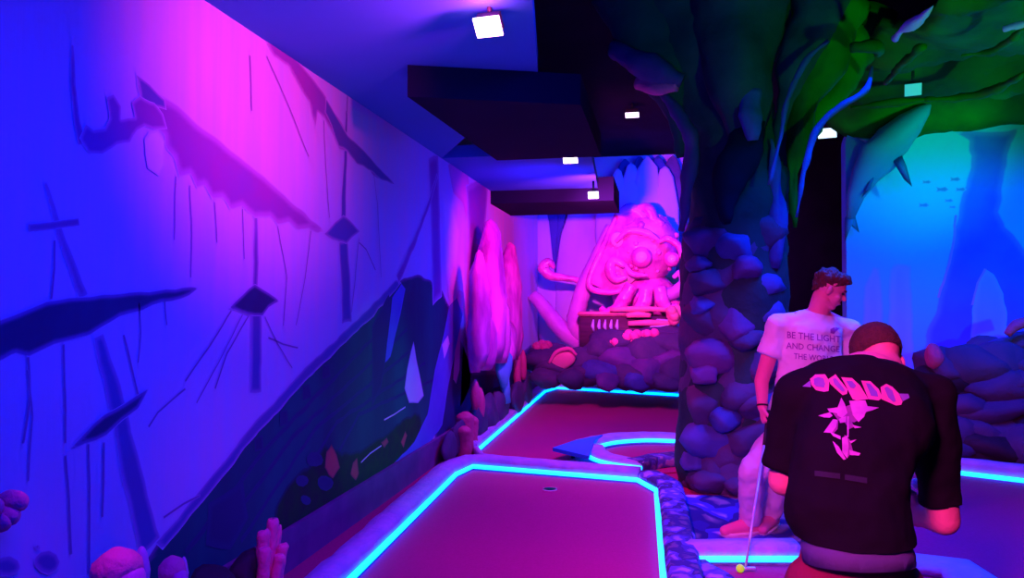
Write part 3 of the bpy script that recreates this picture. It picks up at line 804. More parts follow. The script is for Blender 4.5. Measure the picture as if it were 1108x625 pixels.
def lump_coral(label, px, py, dy, r, m, n=7, group=None):
    c_ = Q(px, py, dy); t = thing('lump_coral', label, 'coral', c_, group)
    rr = random.Random(int(px * 3 + py))
    for k in range(n):
        o_ = V((rr.uniform(-1, 1), rr.uniform(-1, .2), rr.uniform(-.8, .9))) * r * .6
        bm = bmesh.new(); ellipsoid(bm, c_ + o_, (r * .5, r * .5, r * .5), None, 3, r * .08, 10); link_bm('lobe', bm, m, t)


lump_coral('red knobbly coral at the right end of the chest', 734, 341, -.6, .17, M['gold'])
lump_coral('lowest of the three bright pink coral lumps below the chest', 668, 374, -.95, .13, M['coral'])
lump_coral('middle bright pink coral lump below the chest', 683, 367, -.9, .15, M['coral'])
lump_coral('rightmost bright pink coral lump below the chest', 704, 365, -.9, .14, M['coral'])
lump_coral('reddish coral lump on the rear rocks left of the tentacles', 587, 375, -.9, .16, M['coralwine'])
fanq = Q(609, 388, -1.3)
fan = thing('shell_coral', 'round orange red clam shell coral on the dark rear rocks', 'coral', fanq)
bm = bmesh.new(); ellipsoid(bm, fanq, (.20, .08, .15), Matrix.Rotation(-.5, 3, 'Y'), 3, .01, 8); link_bm('shell', bm, M['gold'], fan)
bm = bmesh.new(); sweep(bm, [fanq + V((-.19, -.06, -.06)), fanq + V((-.08, -.08, .10)), fanq + V((.1, -.08, .15)), fanq + V((.2, -.06, .06))], [.02, .03, .03, .02], 8, 5); link_bm('rim', bm, M['coral'], fan)

rearrock = thing('rear_rockwork', 'low dark moulded rockwork along the far end behind the rear green', 'rockwork', (Q(660, 400, -1).x, YO - 1, 0))
i = 0
for (px, py, r, m) in ((582, 392, .3, 'rock'), (603, 398, .34, 'rock'), (596, 384, .3, 'rock'), (628, 392, .34, 'rock'), (650, 384, .36, 'rock'), (652, 402, .3, 'rock3'), (676, 393, .36, 'rock2'), (678, 406, .3, 'rock'), (700, 404, .32, 'rock2'),
                      (704, 384, .4, 'rock'), (722, 395, .36, 'rock2'), (728, 378, .4, 'rock'), (740, 404, .36, 'rock'), (755, 386, .45, 'rock2'), (664, 372, .36, 'rock'), (690, 372, .4, 'rock'), (712, 366, .4, 'rock'), (640, 404, .28, 'rock'), (620, 408, .24, 'rock'), (688, 413, .24, 'rock3'), (720, 414, .26, 'rock'), (592, 408, .22, 'rock'), (657, 414, .22, 'rock2')):
    c_ = Q(px, py, -.7 - (py - 372) / 60); c_.z = max(c_.z, r * .45)
    c_.x = max(c_.x, XW + .06 + r * 1.25); boulder('boulder', c_, (r * 1.15, r, r * .72), M[m], rearrock, 200 + i); i += 1

# ================================================================== ROCK PILLAR
PB = on_floor(790, 537); YP = PB.y + .40
pil = thing('rock_pillar', 'stacked stone pillar flaring into a cave roof, behind the man in white', 'rock pillar', (on_y(792, 500, YP).x, YP, 0))
PP = lambda px, py, y=YP: on_y(px, py, y)
sc = 806 / (0.981 * YP - .1935 * .5)
bm = bmesh.new()
ctr_ = [(794, 538), (793, 480), (793, 400), (794, 320), (796, 250), (796, 200), (790, 150), (778, 105), (770, 60), (766, 20), (760, -30)]
hw = [57, 56, 56, 56, 56, 52, 48, 54, 78, 106, 130]
pts = []; rad = []
for (px, py), w in zip(ctr_, hw):
    p = PP(px, py); pts.append(p); rad.append((w / sc, min(w, 70) / sc * .85))
pts[0].z = 0.0
pp = spline(pts, 5); loft(bm, pp, lerp_list(rad, len(pp)), 40, V((1, 0, 0)), True, .07, 2.2)
link_bm('core', bm, M['canopyrock'], pil)
bm = bmesh.new(); pl_ = [PP(x_, y_) for x_, y_ in ((794, 538), (793, 470), (795, 400), (792, 330), (795, 270), (796, 238))]; pl_[0].z = 0
pl_ = spline(pl_, 8); loft(bm, pl_, lerp_list([(55 / sc, 57 / sc * .86)] * 5 + [(48 / sc, 50 / sc * .8)], len(pl_)), 48, V((1, 0, 0)), True, .055, 4.0)
link_bm('shaft', bm, M['rock'], pil)
rr = random.Random(5); i = 0
rows = [512, 470, 428, 388, 346, 304, 262]
for ri, py in enumerate(rows):
    n = 3 if ri % 2 == 0 else 2
    for k in range(n):
        px = 752 + (k + .5 + rr.uniform(-.16, .16)) * 86 / n
        u = (px - 794) / 56; dep = YP - .36 * math.sqrt(max(0, 1 - min(1, u * u))) + .035
        c_ = PP(px, py + rr.uniform(-9, 9), dep)
        rx = rr.uniform(.17, .22) * (1.3 if n == 2 else 1.0); rz = rr.uniform(.15, .20)
        m = rr.choice(['rock2', 'rock', 'rock', 'rock3', 'rock'])
        boulder('stone', c_, (rx, .15, rz), M[m], pil, 300 + i); i += 1
for px, py, r in ((768, 522, .14), (800, 528, .11), (752, 500, .12), (783, 452, .13), (762, 405, .12), (810, 366, .13), (760, 330, .11), (816, 440, .12), (826, 500, .12), (756, 285, .10), (806, 290, .12)):
    u = (px - 794) / 56; boulder('stone', PP(px, py, YP - .40 * math.sqrt(max(0, 1 - min(1, u * u)))), (r * 1.15, .11, r * .9), M[rr.choice(['rock2', 'rock', 'rock3'])], pil, 400 + i); i += 1
# flaring lobes and drips of the pillar's roof
def lobe(name, pl, rl, y, m='canopyrock', parent=pil, nzv=.06, flat=.7, n=24):
    bm = bmesh.new(); ps = [PP(px, py, y + dy) for (px, py, dy) in pl]
    p2 = spline(ps, 5); rd = lerp_list([(r / sc, r / sc * flat) for r in rl], len(p2)); loft(bm, p2, rd, n, V((1, .0, 0.01)), True, nzv, 2.6)
    return link_bm(name, bm, M[m], parent)


lobe('roof_lobe', [(738, 170, 0), (730, 120, -.1), (718, 80, -.2), (706, 40, -.2), (690, -20, -.2)], [5, 16, 26, 34, 50], YP)
bm = bmesh.new(); sweep(bm, [PP(664, 52, YP - .3), PP(690, 66, YP - .45), PP(716, 78, YP - .5), PP(738, 88, YP - .5)], [.06, .10, .11, .06], 12, 6, None, .03, 5); link_bm('ledge', bm, M['rock2'], pil)
bm = bmesh.new(); sweep(bm, [PP(690, 90, YP - .35), PP(712, 95, YP - .45), PP(733, 93, YP - .5)], [.04, .07, .05], 12, 6, None, .02, 5); link_bm('ledge', bm, M['coral'], pil, label='pinkish rock ledge')
bm = bmesh.new(); sweep(bm, [PP(716, 100, YP - .3), PP(738, 130, YP - .35), PP(748, 160, YP - .38), PP(744, 200, YP - .38), PP(738, 250, YP - .3)], [.03, .06, .06, .05, .03], 12, 6, None, .03, 5); link_bm('rib', bm, M['rock2'], pil)
lobe('roof_lobe', [(808, 170, -.3), (806, 120, -.35), (800, 70, -.4), (800, 20, -.4), (800, -30, -.4)], [14, 26, 36, 46, 60], YP)
lobe('stalactite_and_void', [(786, 242, -.47), (784, 215, -.45), (792, 185, -.43), (806, 155, -.40), (822, 128, -.38)], [1, 9, 16, 18, 8], YP, 'beam')  # near-black body stands in for the shaded hollow of the trunk
lobe('roof_lobe', [(814, 152, -.5), (812, 125, -.52), (814, 98, -.5)], [3, 10, 6], YP, 'rock3')  # bluer lobe: a highlighted rock face put into the colour
lobe('roof_lobe', [(838, 290, -.30), (842, 230, -.30), (840, 180, -.3), (836, 150, -.3)], [4, 9, 9, 4], YP, 'rock3')  # second bluer lobe, again a highlight painted as rock colour
lobe('stalactite_and_void', [(860, 246, -.2), (858, 205, -.2), (862, 160, -.2), (870, 110, -.2), (886, 60, -.2), (900, 0, -.2)], [1, 7, 14, 18, 28, 40], YP, 'greenrock')
lobe('roof_lobe', [(842, 210, -.1), (846, 160, -.15), (852, 110, -.2), (866, 60, -.3), (886, 20, -.3), (900, -30, -.3)], [5, 12, 15, 20, 26, 34], YP, 'canopyrock')
lobe('roof_lobe', [(872, 160, .3), (884, 126, .3), (904, 96, .3), (916, 60, .3), (930, 10, .3)], [4, 10, 20, 28, 38], YP, 'greenrock')
for pl, m in (([(832, 200), (844, 150), (852, 108), (872, 66), (896, 44)], 'rock3'), ([(862, 235), (870, 185), (884, 140), (908, 116), (936, 98), (944, 72)], 'rock3')):
    bm = bmesh.new(); sweep(bm, [PP(x, y, YP - .55) for x, y in pl], [.010, .02, .02, .022, .02][:len(pl)] + ([.012] if len(pl) > 5 else []), 10, 6, None, .015, 6); link_bm('rib', bm, M[m], pil)

# ================================================================== GREEN ROCK CANOPY
can = thing('rock_canopy', 'green lit moulded rock canopy over the reef wall', 'rock canopy', (3.5, 6.8, 3.5))
bm = bmesh.new(); nx, ny = 70, 56; x0, x1, y0, y1 = 1.0, 7.3, 3.6, 8.62
grid = {}
for j in range(ny + 1):
    for ii in range(nx + 1):
        x = x0 + (x1 - x0) * ii / nx; y = y0 + (y1 - y0) * j / ny
        z = 3.62 + .20 * noise.fractal(V((x * .55, y * .9, 3.1)), 1, 2, 5) - .22 * (1 - abs(noise.noise(V((x * .5 + y * .75, y * .35 - x * .3, 9.0)))) * 2.2)
        z += .25 * max(0, (2.0 - x)) 
        if y > 8.2: z -= (y - 8.2) * .35
        grid[(ii, j)] = bm.verts.new((x, y, min(z, ZH - .02)))
for j in range(ny):
    for ii in range(nx):
        x = x0 + (x1 - x0) * ii / nx; y = y0 + (y1 - y0) * j / ny
        edge = 1.75 + .35 * noise.noise(V((y * 1.3, 2, 0))) - max(0, y - 7.4) * .35
        if x < edge: continue
        bm.faces.new((grid[(ii, j)], grid[(ii + 1, j)], grid[(ii + 1, j + 1)], grid[(ii, j + 1)]))
bmesh.ops.delete(bm, geom=[v for v in bm.verts if not v.link_faces], context='VERTS')
sh_ = bmesh.ops.solidify(bm, geom=bm.faces[:], thickness=-.06)
link_bm('rock_shell', bm, M['greenrock'], can)
CZ = lambda px, py, z=3.28: on_z(px, py, z)
for pl, m, r in (([(968, 42), (978, 32), (992, 24), (1010, 6)], 'silver_and_glint', .05), ([(958, 90), (974, 72), (990, 56), (1000, 50)], 'greenrock', .05), ([(1086, 32), (1100, 28), (1120, 24)], 'silver_and_glint', .05),  # pale ridges: blue light caught by the rock is put into the colour
                 ([(920, 52), (934, 50), (952, 52), (946, 62)], 'greenrock', .05), ([(1000, 108), (1040, 106), (1078, 96), (1108, 80)], 'greenrock', .07), ([(1040, 60), (1070, 56), (1090, 46), (1108, 30)], 'greenrock', .06), ([(920, 116), (950, 112), (1000, 108)], 'greenrock', .07)):
    bm = bmesh.new(); sweep(bm, [CZ(x, y) for x, y in pl], [r * .25] + [r * .6] * (len(pl) - 2) + [r * .2], 10, 6, None, .03, 5); link_bm('ridge', bm, M[m], can)

# ================================================================== REEF MURAL, SHARK, RIGHT ROCKS
NY = V((0, -1, 0))
reef = thing('reef_mural', 'painted blue undersea mural with rock arch and fish on the right wall', 'mural', (3.5, YR, 0))
RW = lambda pts: [on_y(x, y, YR) for x, y in pts]


def rp_(name, pts, layer, m, **k): return painted(name, RW(pts), NY, layer, M[m], reef, **k)


rp_('rock_arch', [(990, 420), (1002, 362), (1014, 325), (1024, 290), (1030, 260), (1036, 222), (1046, 200), (1050, 170), (1046, 152), (1030, 140), (1066, 142), (1102, 140), (1094, 160), (1086, 190), (1085, 215), (1082, 230), (1088, 246), (1108, 268), (1150, 300), (1150, 420)], 2, 'reef_dark', amp=.03, fringe=.05)
rp_('arch_opening', [(1050, 372), (1052, 334), (1058, 305), (1065, 290), (1075, 297), (1086, 318), (1090, 345), (1088, 372)], 4, 'reef_mist', fringe=.04)
for pts in ([(1034, 232), (1032, 262), (1025, 292), (1015, 322)], [(1052, 330), (1058, 306), (1066, 291)]):
    P_ = RW(pts); o_ = [p + V((.012, 0, 0)) for p in P_] + [p - V((.012, 0, 0)) for p in P_[::-1]]
    painted('edge_light', o_, NY, 5, M['reef_pink'], reef, step=.05, amp=.01, fringe=0)
for cx, cy, s in ((1003, 197, 5), (1020, 205, 7), (1034, 194, 6), (1040, 205, 6), (1000, 222, 6), (1027, 217, 5), (1031, 224, 4)):
    rp_('painted_fish', [(cx + s, cy), (cx + s * .4, cy - s * .5), (cx - s * .4, cy - s * .3), (cx - s * 1.1, cy - s * .5), (cx - s * .9, cy), (cx - s * 1.1, cy + s * .4), (cx - s * .4, cy + s * .3), (cx + s * .4, cy + s * .4)], 3, 'reef_deep', step=0, fringe=.01)
for pts in ([(930, 420), (934, 310), (944, 288), (952, 290), (956, 330), (958, 420)], [(960, 420), (962, 292), (968, 284), (986, 286), (988, 330), (990, 420)]):
    rp_('painted_ruin', pts, 1, 'reef_mist', fringe=.08)

shk = thing('shark_sculpture', 'blue grey shark sculpture angled nose up on the reef wall', 'shark', on_y(955, 170, YR - .05))
bm = bmesh.new()
SY = YR - .26
sp_ = [on_y(1007, 113, SY - .12), on_y(1000, 119, SY - .1), on_y(984, 134, SY - .06), on_y(966, 152, SY), on_y(950, 170, SY), on_y(936, 190, SY + .04), on_y(926, 212, SY + .08), on_y(920, 236, SY + .12)]
loft(bm, sp_, [(.015, .012), (.09, .07), (.18, .14), (.23, .18), (.22, .17), (.15, .12), (.09, .07), (.04, .04)], 24, V((.7, 0, .7)))
link_bm('body', bm, M['shark'], shk)


def fin(name, pts, y0, y1, m, parent):
    bm = bmesh.new(); n = len(pts)
    a1 = [bm.verts.new(on_y(x, y, y0)) for x, y in pts]; cc = sum((v.co for v in a1), V()) / n
    f = bm.verts.new(cc + V((0, -.03, 0))); bk = bm.verts.new(cc + V((0, .03, 0)))
    for i in range(n): bm.faces.new((a1[i], a1[(i + 1) % n], f)); bm.faces.new((a1[(i + 1) % n], a1[i], bk))
    return link_bm(name, bm, m, parent)


fin('pectoral_fin', [(966, 174), (976, 168), (981, 180), (987, 202), (978, 194)], SY - .1, 0, M['sharkfin'], shk)
fin('dorsal_fin', [(960, 144), (944, 150), (924, 148), (936, 154), (948, 166)], SY - .02, 0, M['shark'], shk)
fin('tail_fin', [(924, 222), (914, 236), (914, 262), (921, 244), (930, 252), (926, 236)], SY + .12, 0, M['shark'], shk)
fin('pectoral_fin', [(950, 180), (940, 196), (932, 214), (942, 204)], SY - .05, 0, M['sharkfin'], shk)

rr_ = random.Random(3)
rw = thing('reef_rockwork', 'pile of dark blue moulded rocks in front of the reef wall', 'rockwork', on_floor(1070, 490))
i = 0
for py in range(488, 352, -22):
    lft = 1012 + (12 if py < 400 else 0)
    for px in range(lft if py > 470 else lft + 6, 1200, 30):
        if py < 372 or (py < 395 and px < 1036): continue
        dep = 7.35 + (488 - py) / 140 * .7 + rr_.uniform(-.08, .08)
        c_ = on_y(px + rr_.uniform(-8, 8), py + rr_.uniform(-6, 6), dep)
        boulder('boulder', c_, (rr_.uniform(.24, .42), .24, rr_.uniform(.16, .28)), M[rr_.choice(['rock', 'rock', 'rock', 'rock', 'rock3', 'blackrock'])], rw, 500 + i); i += 1
bm = bmesh.new(); sweep(bm, [on_y(1090, 362, 7.7), on_y(1100, 352, 7.7), on_y(1120, 346, 7.7)], [.03, .05, .05], 10, 5, None, .01, 6); link_bm('ledge', bm, M['coralwine'], rw)
bm = bmesh.new(); ellipsoid(bm, on_y(1010, 385, 7.6), (.08, .08, .12), None, 3, .02, 6); link_bm('coral_knob', bm, M['coralwine'], rw)

# ================================================================== LAMPS
def lamp(label, pos, aim, size, lens, group=None):
    t = thing('floodlight', label, 'lamp', pos)
    d = (V(aim) - V(pos)).normalized(); rot = d.to_track_quat('-Z', 'Y').to_matrix()
    w, h = size
    bm = bmesh.new(); box(bm, V(pos) + rot @ V((0, 0, .036)), (w - .01, h - .01, .058), rot, .008); link_bm('housing', bm, M['housing'], t)
    bm = bmesh.new(); box(bm, V(pos) + rot @ V((0, 0, 0.0)), (w, h, .012), rot, .003); link_bm('lens', bm, M[lens], t)
    bm = bmesh.new(); p = V(pos); loft(bm, [p + rot @ V((0, 0, .06)), p + V((0, 0, .15))], [.012, .012], 8); link_bm('bracket', bm, M['housing'], t)
    return t


lp1 = on_z(528, 29, ZC - .10); lp2 = on_z(617, 171, ZC - .10); lp3 = on_z(642, 211, ZC - .26)
lamp('nearest pink floodlight on the low blue ceiling', lp1, (lp1.x - .1, lp1.y - 1.0, lp1.z - 1.1), (.13, .10), 'lens_pink')
lamp('second pink floodlight, on the ceiling between the two dark beams', lp2, (lp2.x, lp2.y - 1.2, 1.6), (.13, .11), 'lens_pink')
lamp('farthest small pink floodlight, under the rear dark beam', lp3, (lp3.x, lp3.y - 1.5, 1.6), (.11, .08), 'lens_pink')
p = on_z(684, 124.5, ZH - .18); lamp('small white lamp on the black ceiling left of the pillar', p, (p.x, p.y - .8, 1.0), (.17, .12), 'lens_white')
p = on_z(895, 144, ZH - .18); lamp('white lamp hanging right of the pillar beside the green canopy', p, (p.x - .3, p.y - 1.2, 1.0), (.24, .22), 'lens_cyan')
p = on_z(988, 97, 3.2); lamp('dim teal square lamp under the green canopy', p, (p.x - .4, p.y - 1.5, 2.0), (.12, .10), 'lens_teal')

# ================================================================== PEOPLE
FW = (ROT @ V((0, 0, -1))); FW.z = 0; FW.normalize()      # horizontal direction away from the camera
RT = V((FW.y, -FW.x, 0))                                     # to the right of the picture
UP = V((0, 0, 1))


def remesh(bm, voxel, smooth=6, nz=0.0, nscale=8.0):
    me = bpy.data.meshes.new('tmp'); bm.to_mesh(me); bm.free()
    o = bpy.data.objects.new('tmp', me); COL.objects.link(o)
    md = o.modifiers.new('r', 'REMESH'); md.mode = 'VOXEL'; md.voxel_size = voxel
    sm = o.modifiers.new('s', 'SMOOTH'); sm.factor = .5; sm.iterations = smooth
    dg = bpy.context.evaluated_depsgraph_get(); ev = o.evaluated_get(dg)
    m2 = bpy.data.meshes.new_from_object(ev)
    bpy.data.objects.remove(o); bpy.data.meshes.remove(me)
    out = bmesh.new(); out.from_mesh(m2); bpy.data.meshes.remove(m2)
    if nz:
        out.normal_update()
        for v in out.verts:
            v.co += v.normal * (nz * noise.fractal(v.co * nscale, 1, 2, 3))
    return out


def cut(bm, co, no):
    bmesh.ops.bisect_plane(bm, geom=bm.verts[:] + bm.edges[:] + bm.faces[:], plane_co=co, plane_no=no, clear_outer=True)


def frame(f, u):
    f = V(f).normalized(); u = V(u); u = (u - f * u.dot(f)).normalized(); x = f.cross(u)
    return Matrix((x, f, u)).transposed()


def head(bm, c, R_):
    T = lambda *p: V(c) + R_ @ V(p)
    ellipsoid(bm, T(0, -.012, .03), (.074, .096, .088), R_, 3)
    ellipsoid(bm, T(0, .022, -.042), (.058, .068, .074), R_, 3)
    ellipsoid(bm, T(0, .058, -.098), (.024, .022, .02), R_, 3)
    ellipsoid(bm, T(0, .074, .024), (.046, .020, .013), R_, 3)
    for s in (-1, 1):
        ellipsoid(bm, T(.036 * s, .058, -.03), (.024, .024, .024), R_, 3)
        ellipsoid(bm, T(.077 * s, -.006, -.012), (.011, .020, .032), R_ @ Matrix.Rotation(.25 * s, 3, 'Z'), 3)
        capsule(bm, T(.05 * s, -.0, -.075), T(.02 * s, .06, -.10), .022, .016)
    capsule(bm, T(0, .084, .012), T(0, .106, -.026), .009, .013)
    ellipsoid(bm, T(0, .082, -.062), (.026, .012, .012), R_, 3)


def hand(bm, wrist, fd, pn, side, curls, s=1.0, thumb=.6):
    fd = V(fd).normalized(); side = V(side); side = (side - fd * side.dot(fd)).normalized(); pn = V(pn)
    pn = (pn - fd * pn.dot(fd) - side * pn.dot(side)).normalized(); w = V(wrist)
    Rm = Matrix((side, fd, pn)).transposed()
    ellipsoid(bm, w + fd * .048 * s, (.041 * s, .058 * s, .017 * s), Rm, 3)
    capsule(bm, w - fd * .02, w + fd * .03 * s, .027 * s, .022 * s)
    for i, (L_, r) in enumerate(((.070, .0092), (.078, .0095), (.073, .009), (.056, .008))):
        b = w + fd * (.088 - .004 * abs(i - 1)) * s + side * (.030 - .0205 * i) * s
        capsule(bm, w + fd * .04 * s + side * (.022 - .015 * i) * s, b, .011 * s, r * s)
        d = fd; p = b; a = 0
        for k, fr in enumerate((.45, .32, .23)):
            a += curls[k]; d = fd * math.cos(a) + pn * math.sin(a); q = p + d * L_ * fr * s
            capsule(bm, p, q, r * s * (1 - .06 * k), r * s * (.94 - .08 * k), 10); p = q
    b = w + fd * .025 * s + side * .032 * s; d = (side * .65 + fd * .75 + pn * .25).normalized()
    q = b + d * .042 * s; capsule(bm, b, q, .014 * s, .0115 * s)
    d = (fd * .8 + pn * thumb).normalized(); q2 = q + d * .032 * s; capsule(bm, q, q2, .0115 * s, .010 * s)
    d = (fd * .55 + pn * (thumb + .3)).normalized(); capsule(bm, q2, q2 + d * .024 * s, .0102 * s, .008 * s)


def limb(bm, pts, rad, n=16):
    for a, b, ra, rb in zip(pts, pts[1:], rad, rad[1:]): capsule(bm, a, b, ra, rb, n)


def bvh_of(o):
    me = o.data; off = origin(o.parent) + o.location
    return BVHTree.FromPolygons([v.co + off for v in me.vertices], [tuple(p.vertices) for p in me.polygons])


def decal(name, polys, bvh, m, parent, off=.003, step=2.5):
    """printed patch: outlines given in the photograph, laid onto the cloth surface itself"""
    bm = bmesh.new()
    for pl in polys:
        sub = bmesh.new(); sub.faces.new([sub.verts.new((x, y, 0)) for x, y in pl])
        bmesh.ops.triangulate(sub, faces=sub.faces[:], ngon_method='EAR_CLIP')
        for _ in range(4):
            es = [e for e in sub.edges if e.calc_length() > step]
            if not es: break
            bmesh.ops.subdivide_edges(sub, edges=es, cuts=1); bmesh.ops.triangulate(sub, faces=sub.faces[:])
        mp = {}; ok = True
        for v in sub.verts:
            d = ray(v.co.x, v.co.y).normalized(); h = bvh.ray_cast(CAM, d)
            if h[0] is None: continue
            n_ = h[1] if h[1].dot(d) < 0 else -h[1]
            mp[v] = bm.verts.new(h[0] + n_ * off)
        for f in sub.faces:
            if all(v in mp for v in f.verts):
                try: bm.faces.new([mp[v] for v in f.verts])
                except ValueError: pass
        sub.free()
    if not bm.faces: bm.free(); return None
    # keep winding facing the camera
    bm.normal_update()
    for f in bm.faces:
        if f.normal.dot(f.calc_center_median() - CAM) > 0: f.normal_flip()
    me = bpy.data.meshes.new(name); bmesh.ops.translate(bm, verts=bm.verts, vec=-origin(parent) )
    bm.to_mesh(me); bm.free(); me.materials.append(m)
    o = bpy.data.objects.new(name, me); COL.objects.link(o); o.parent = parent
    return o


def text_polys(body, x0, y0, x1, y1, h):
    """letters of the built-in font as outlines along the line (x0,y0)-(x1,y1), h tall"""
    cu = bpy.data.curves.new('t', 'FONT'); cu.body = body; cu.size = 1; cu.resolution_u = 2; cu.offset = .012
    o = bpy.data.objects.new('t', cu); COL.objects.link(o)
    dg = bpy.context.evaluated_depsgraph_get(); me = bpy.data.meshes.new_from_object(o.evaluated_get(dg))
    bpy.data.objects.remove(o); bpy.data.curves.remove(cu)
    xs = [v.co.x for v in me.vertices]; ys = [v.co.y for v in me.vertices]
    a, b, c_, d_ = min(xs), max(xs), min(ys), max(ys)
    ux, uy = (x1 - x0), (y1 - y0); ln = math.hypot(ux, uy)
    mp = lambda v: (x0 + ux * (v.x - a) / (b - a) - uy / ln * -((v.y - c_) / (d_ - c_)) * h * -1 * 0 , y0 + uy * (v.x - a) / (b - a) - (v.y - c_) / (d_ - c_) * h)
    out = [[mp(me.vertices[i].co) for i in p.vertices] for p in me.polygons]
    bpy.data.meshes.remove(me); return out


# ------------------------------------------------------------------ man in the white T-shirt
d1 = 4.85
p1 = lambda px, py, dd=0.0: at(px, py, d1 + dd)
man = thing('person', 'young man in white printed T-shirt and pale trousers, looking down, holding a putter', 'person', (p1(845, 560).x, p1(845, 560).y, 0))
hipR, hipL = p1(853, 462), p1(876, 462, .05)
kneeR, kneeL = p1(815, 510, -.12), p1(842, 515, .05)
ankR, ankL = p1(811, 562, 0), p1(834, 562, .12)
ankR.z = .085; ankL.z = .085
toeR = ankR + (-RT * .95 - FW * .30).normalized() * .175; toeR.z = .03
toeL = ankL + (-RT * .55 - FW * .8).normalized() * .175; toeL.z = .03
pel = p1(864, 448, .02); waist = p1(868, 425, .02); chest = p1(876, 385, -.02); upc = p1(880, 354, -.03); nb = p1(885, 336, -.05)
shR, shL = p1(842, 353, .0), p1(917, 357, .06)
elR, wrR = p1(824, 412, .02), p1(825, 441, -.03)
elL, wrL = p1(932, 418, .06), p1(905, 452, -.16)
hc = p1(898, 313, -.08)
FR = frame(RT * .86 - FW * .30 - UP * .42, UP)
bm = bmesh.new()
head(bm, hc, FR)
capsule(bm, nb - UP * .02, hc + FR @ V((0, -.022, -.06)), .068, .062)
tor = [pel - UP * .06, pel, waist, p1(872, 405, 0), chest, upc, p1(884, 343, -.04)]
loft(bm, tor, [(.13, .095), (.165, .115), (.145, .10), (.155, .11), (.175, .115), (.16, .10), (.08, .065)], 24, RT)
limb(bm, [nb - UP * .03, shR], [.06, .062]); limb(bm, [nb - UP * .03, shL], [.06, .062])
limb(bm, [shR, elR, wrR], [.060, .046, .031]); limb(bm, [shL, elL, wrL], [.060, .046, .031])
limb(bm, [hipR, kneeR, ankR], [.092, .058, .040]); limb(bm, [hipL, kneeL, ankL], [.092, .058, .040])
limb(bm, [ankR - UP * .03, toeR], [.042, .030]); limb(bm, [ankL - UP * .03, toeL], [.042, .030])
gripTop, gripEnd = p1(823.5, 452, -.07), p1(820, 496, -.14)
clubTip = on_floor(807, 618)
sdir = (clubTip - gripTop).normalized()
hand(bm, wrR, (-UP * .95 - FW * .25), RT, -FW, (1.15, 1.2, .8), 1.0)
hand(bm, wrL, (-UP * .7 - RT * .5), -RT, -FW, (.3, .3, .25), 1.0)
body = link_bm('body', remesh(bm, .0065, 5), M['skin'], man)
# hair
bm = bmesh.new(); T = lambda *p: hc + FR @ V(p)
ellipsoid(bm, T(0, -.022, .050), (.083, .100, .088), FR, 3)
ellipsoid(bm, T(0, .045, .092), (.068, .052, .034), FR, 3)
ellipsoid(bm, T(0.01, .078, .082), (.052, .026, .024), FR, 3)
ellipsoid(bm, T(0, -.078, .0), (.062, .03, .06), FR, 3)
b2_ = remesh(bm, .008, 3, .012, 28)
cut(b2_, T(0, .03, .032), FR @ V((0, .55, -.85)))
link_bm('hair', b2_, M['hair'], man)
for s in (-1, 1):
    bm = bmesh.new(); ellipsoid(bm, T(.031 * s, .080, .004), (.013, .009, .008), FR, 3); link_bm('eye', bm, M['eye'], man)
    bm = bmesh.new(); sweep(bm, [T(.016 * s, .092, .022), T(.034 * s, .090, .027), T(.052 * s, .076, .022)], [.004, .005, .003], 8, 4); link_bm('eyebrow', bm, M['hair'], man)
bm = bmesh.new(); ellipsoid(bm, T(0, .0905, -.062), (.022, .007, .006), FR, 3); link_bm('mouth', bm, M['lip'], man)
# T-shirt
tor = [p1(866, 470, .02), pel, waist, p1(872, 405, 0), chest, upc, p1(884, 342, -.04), nb]
cuffR = shR.lerp(elR, .52); cuffL = shL.lerp(elL, .62)
bm = bmesh.new()
loft(bm, tor, [(.195, .145), (.20, .15), (.185, .14), (.185, .14), (.20, .14), (.185, .125), (.11, .09), (.075, .07)], 28, RT)
limb(bm, [nb - UP * .045, shR], [.075, .078]); limb(bm, [nb - UP * .045, shL], [.075, .078])
for a__, b__ in ((shR, cuffR), (shL, cuffL)): loft(bm, [a__, a__.lerp(b__, .5), b__], [.079, .080, .082], 18)
for a__ in (shR, shL): ellipsoid(bm, a__, (.08, .08, .08))
b2_ = remesh(bm, .009, 4, .014, 8)
hem = p1(866, 462, .02); cut(b2_, hem, -UP); cut(b2_, nb - UP * .012, (UP * .9 - FW * .15 + RT * .2))
tee = link_bm('t_shirt', b2_, M['tee'], man)
bv = bvh_of(tee)
for nm, tx, x0, y0, x1, y1, h in (('print', 'BE THE LIGHT', 852, 365.5, 909, 370.5, 7.2), ('print', 'AND CHANGE', 851, 377, 908, 381, 6.8), ('print', 'THE WORLD', 859, 388, 903, 391.5, 6.2)):
    decal(nm, text_polys(tx, x0, y0, x1, y1, h), bv, M['teeprint'], tee, .004, 3)
decal('emblem', [[(898, 356), (902, 354), (905, 357), (902, 361), (898, 360)], [(903, 354), (908, 355), (905, 358)]], bv, M['teeprint'], tee, .004, 2)
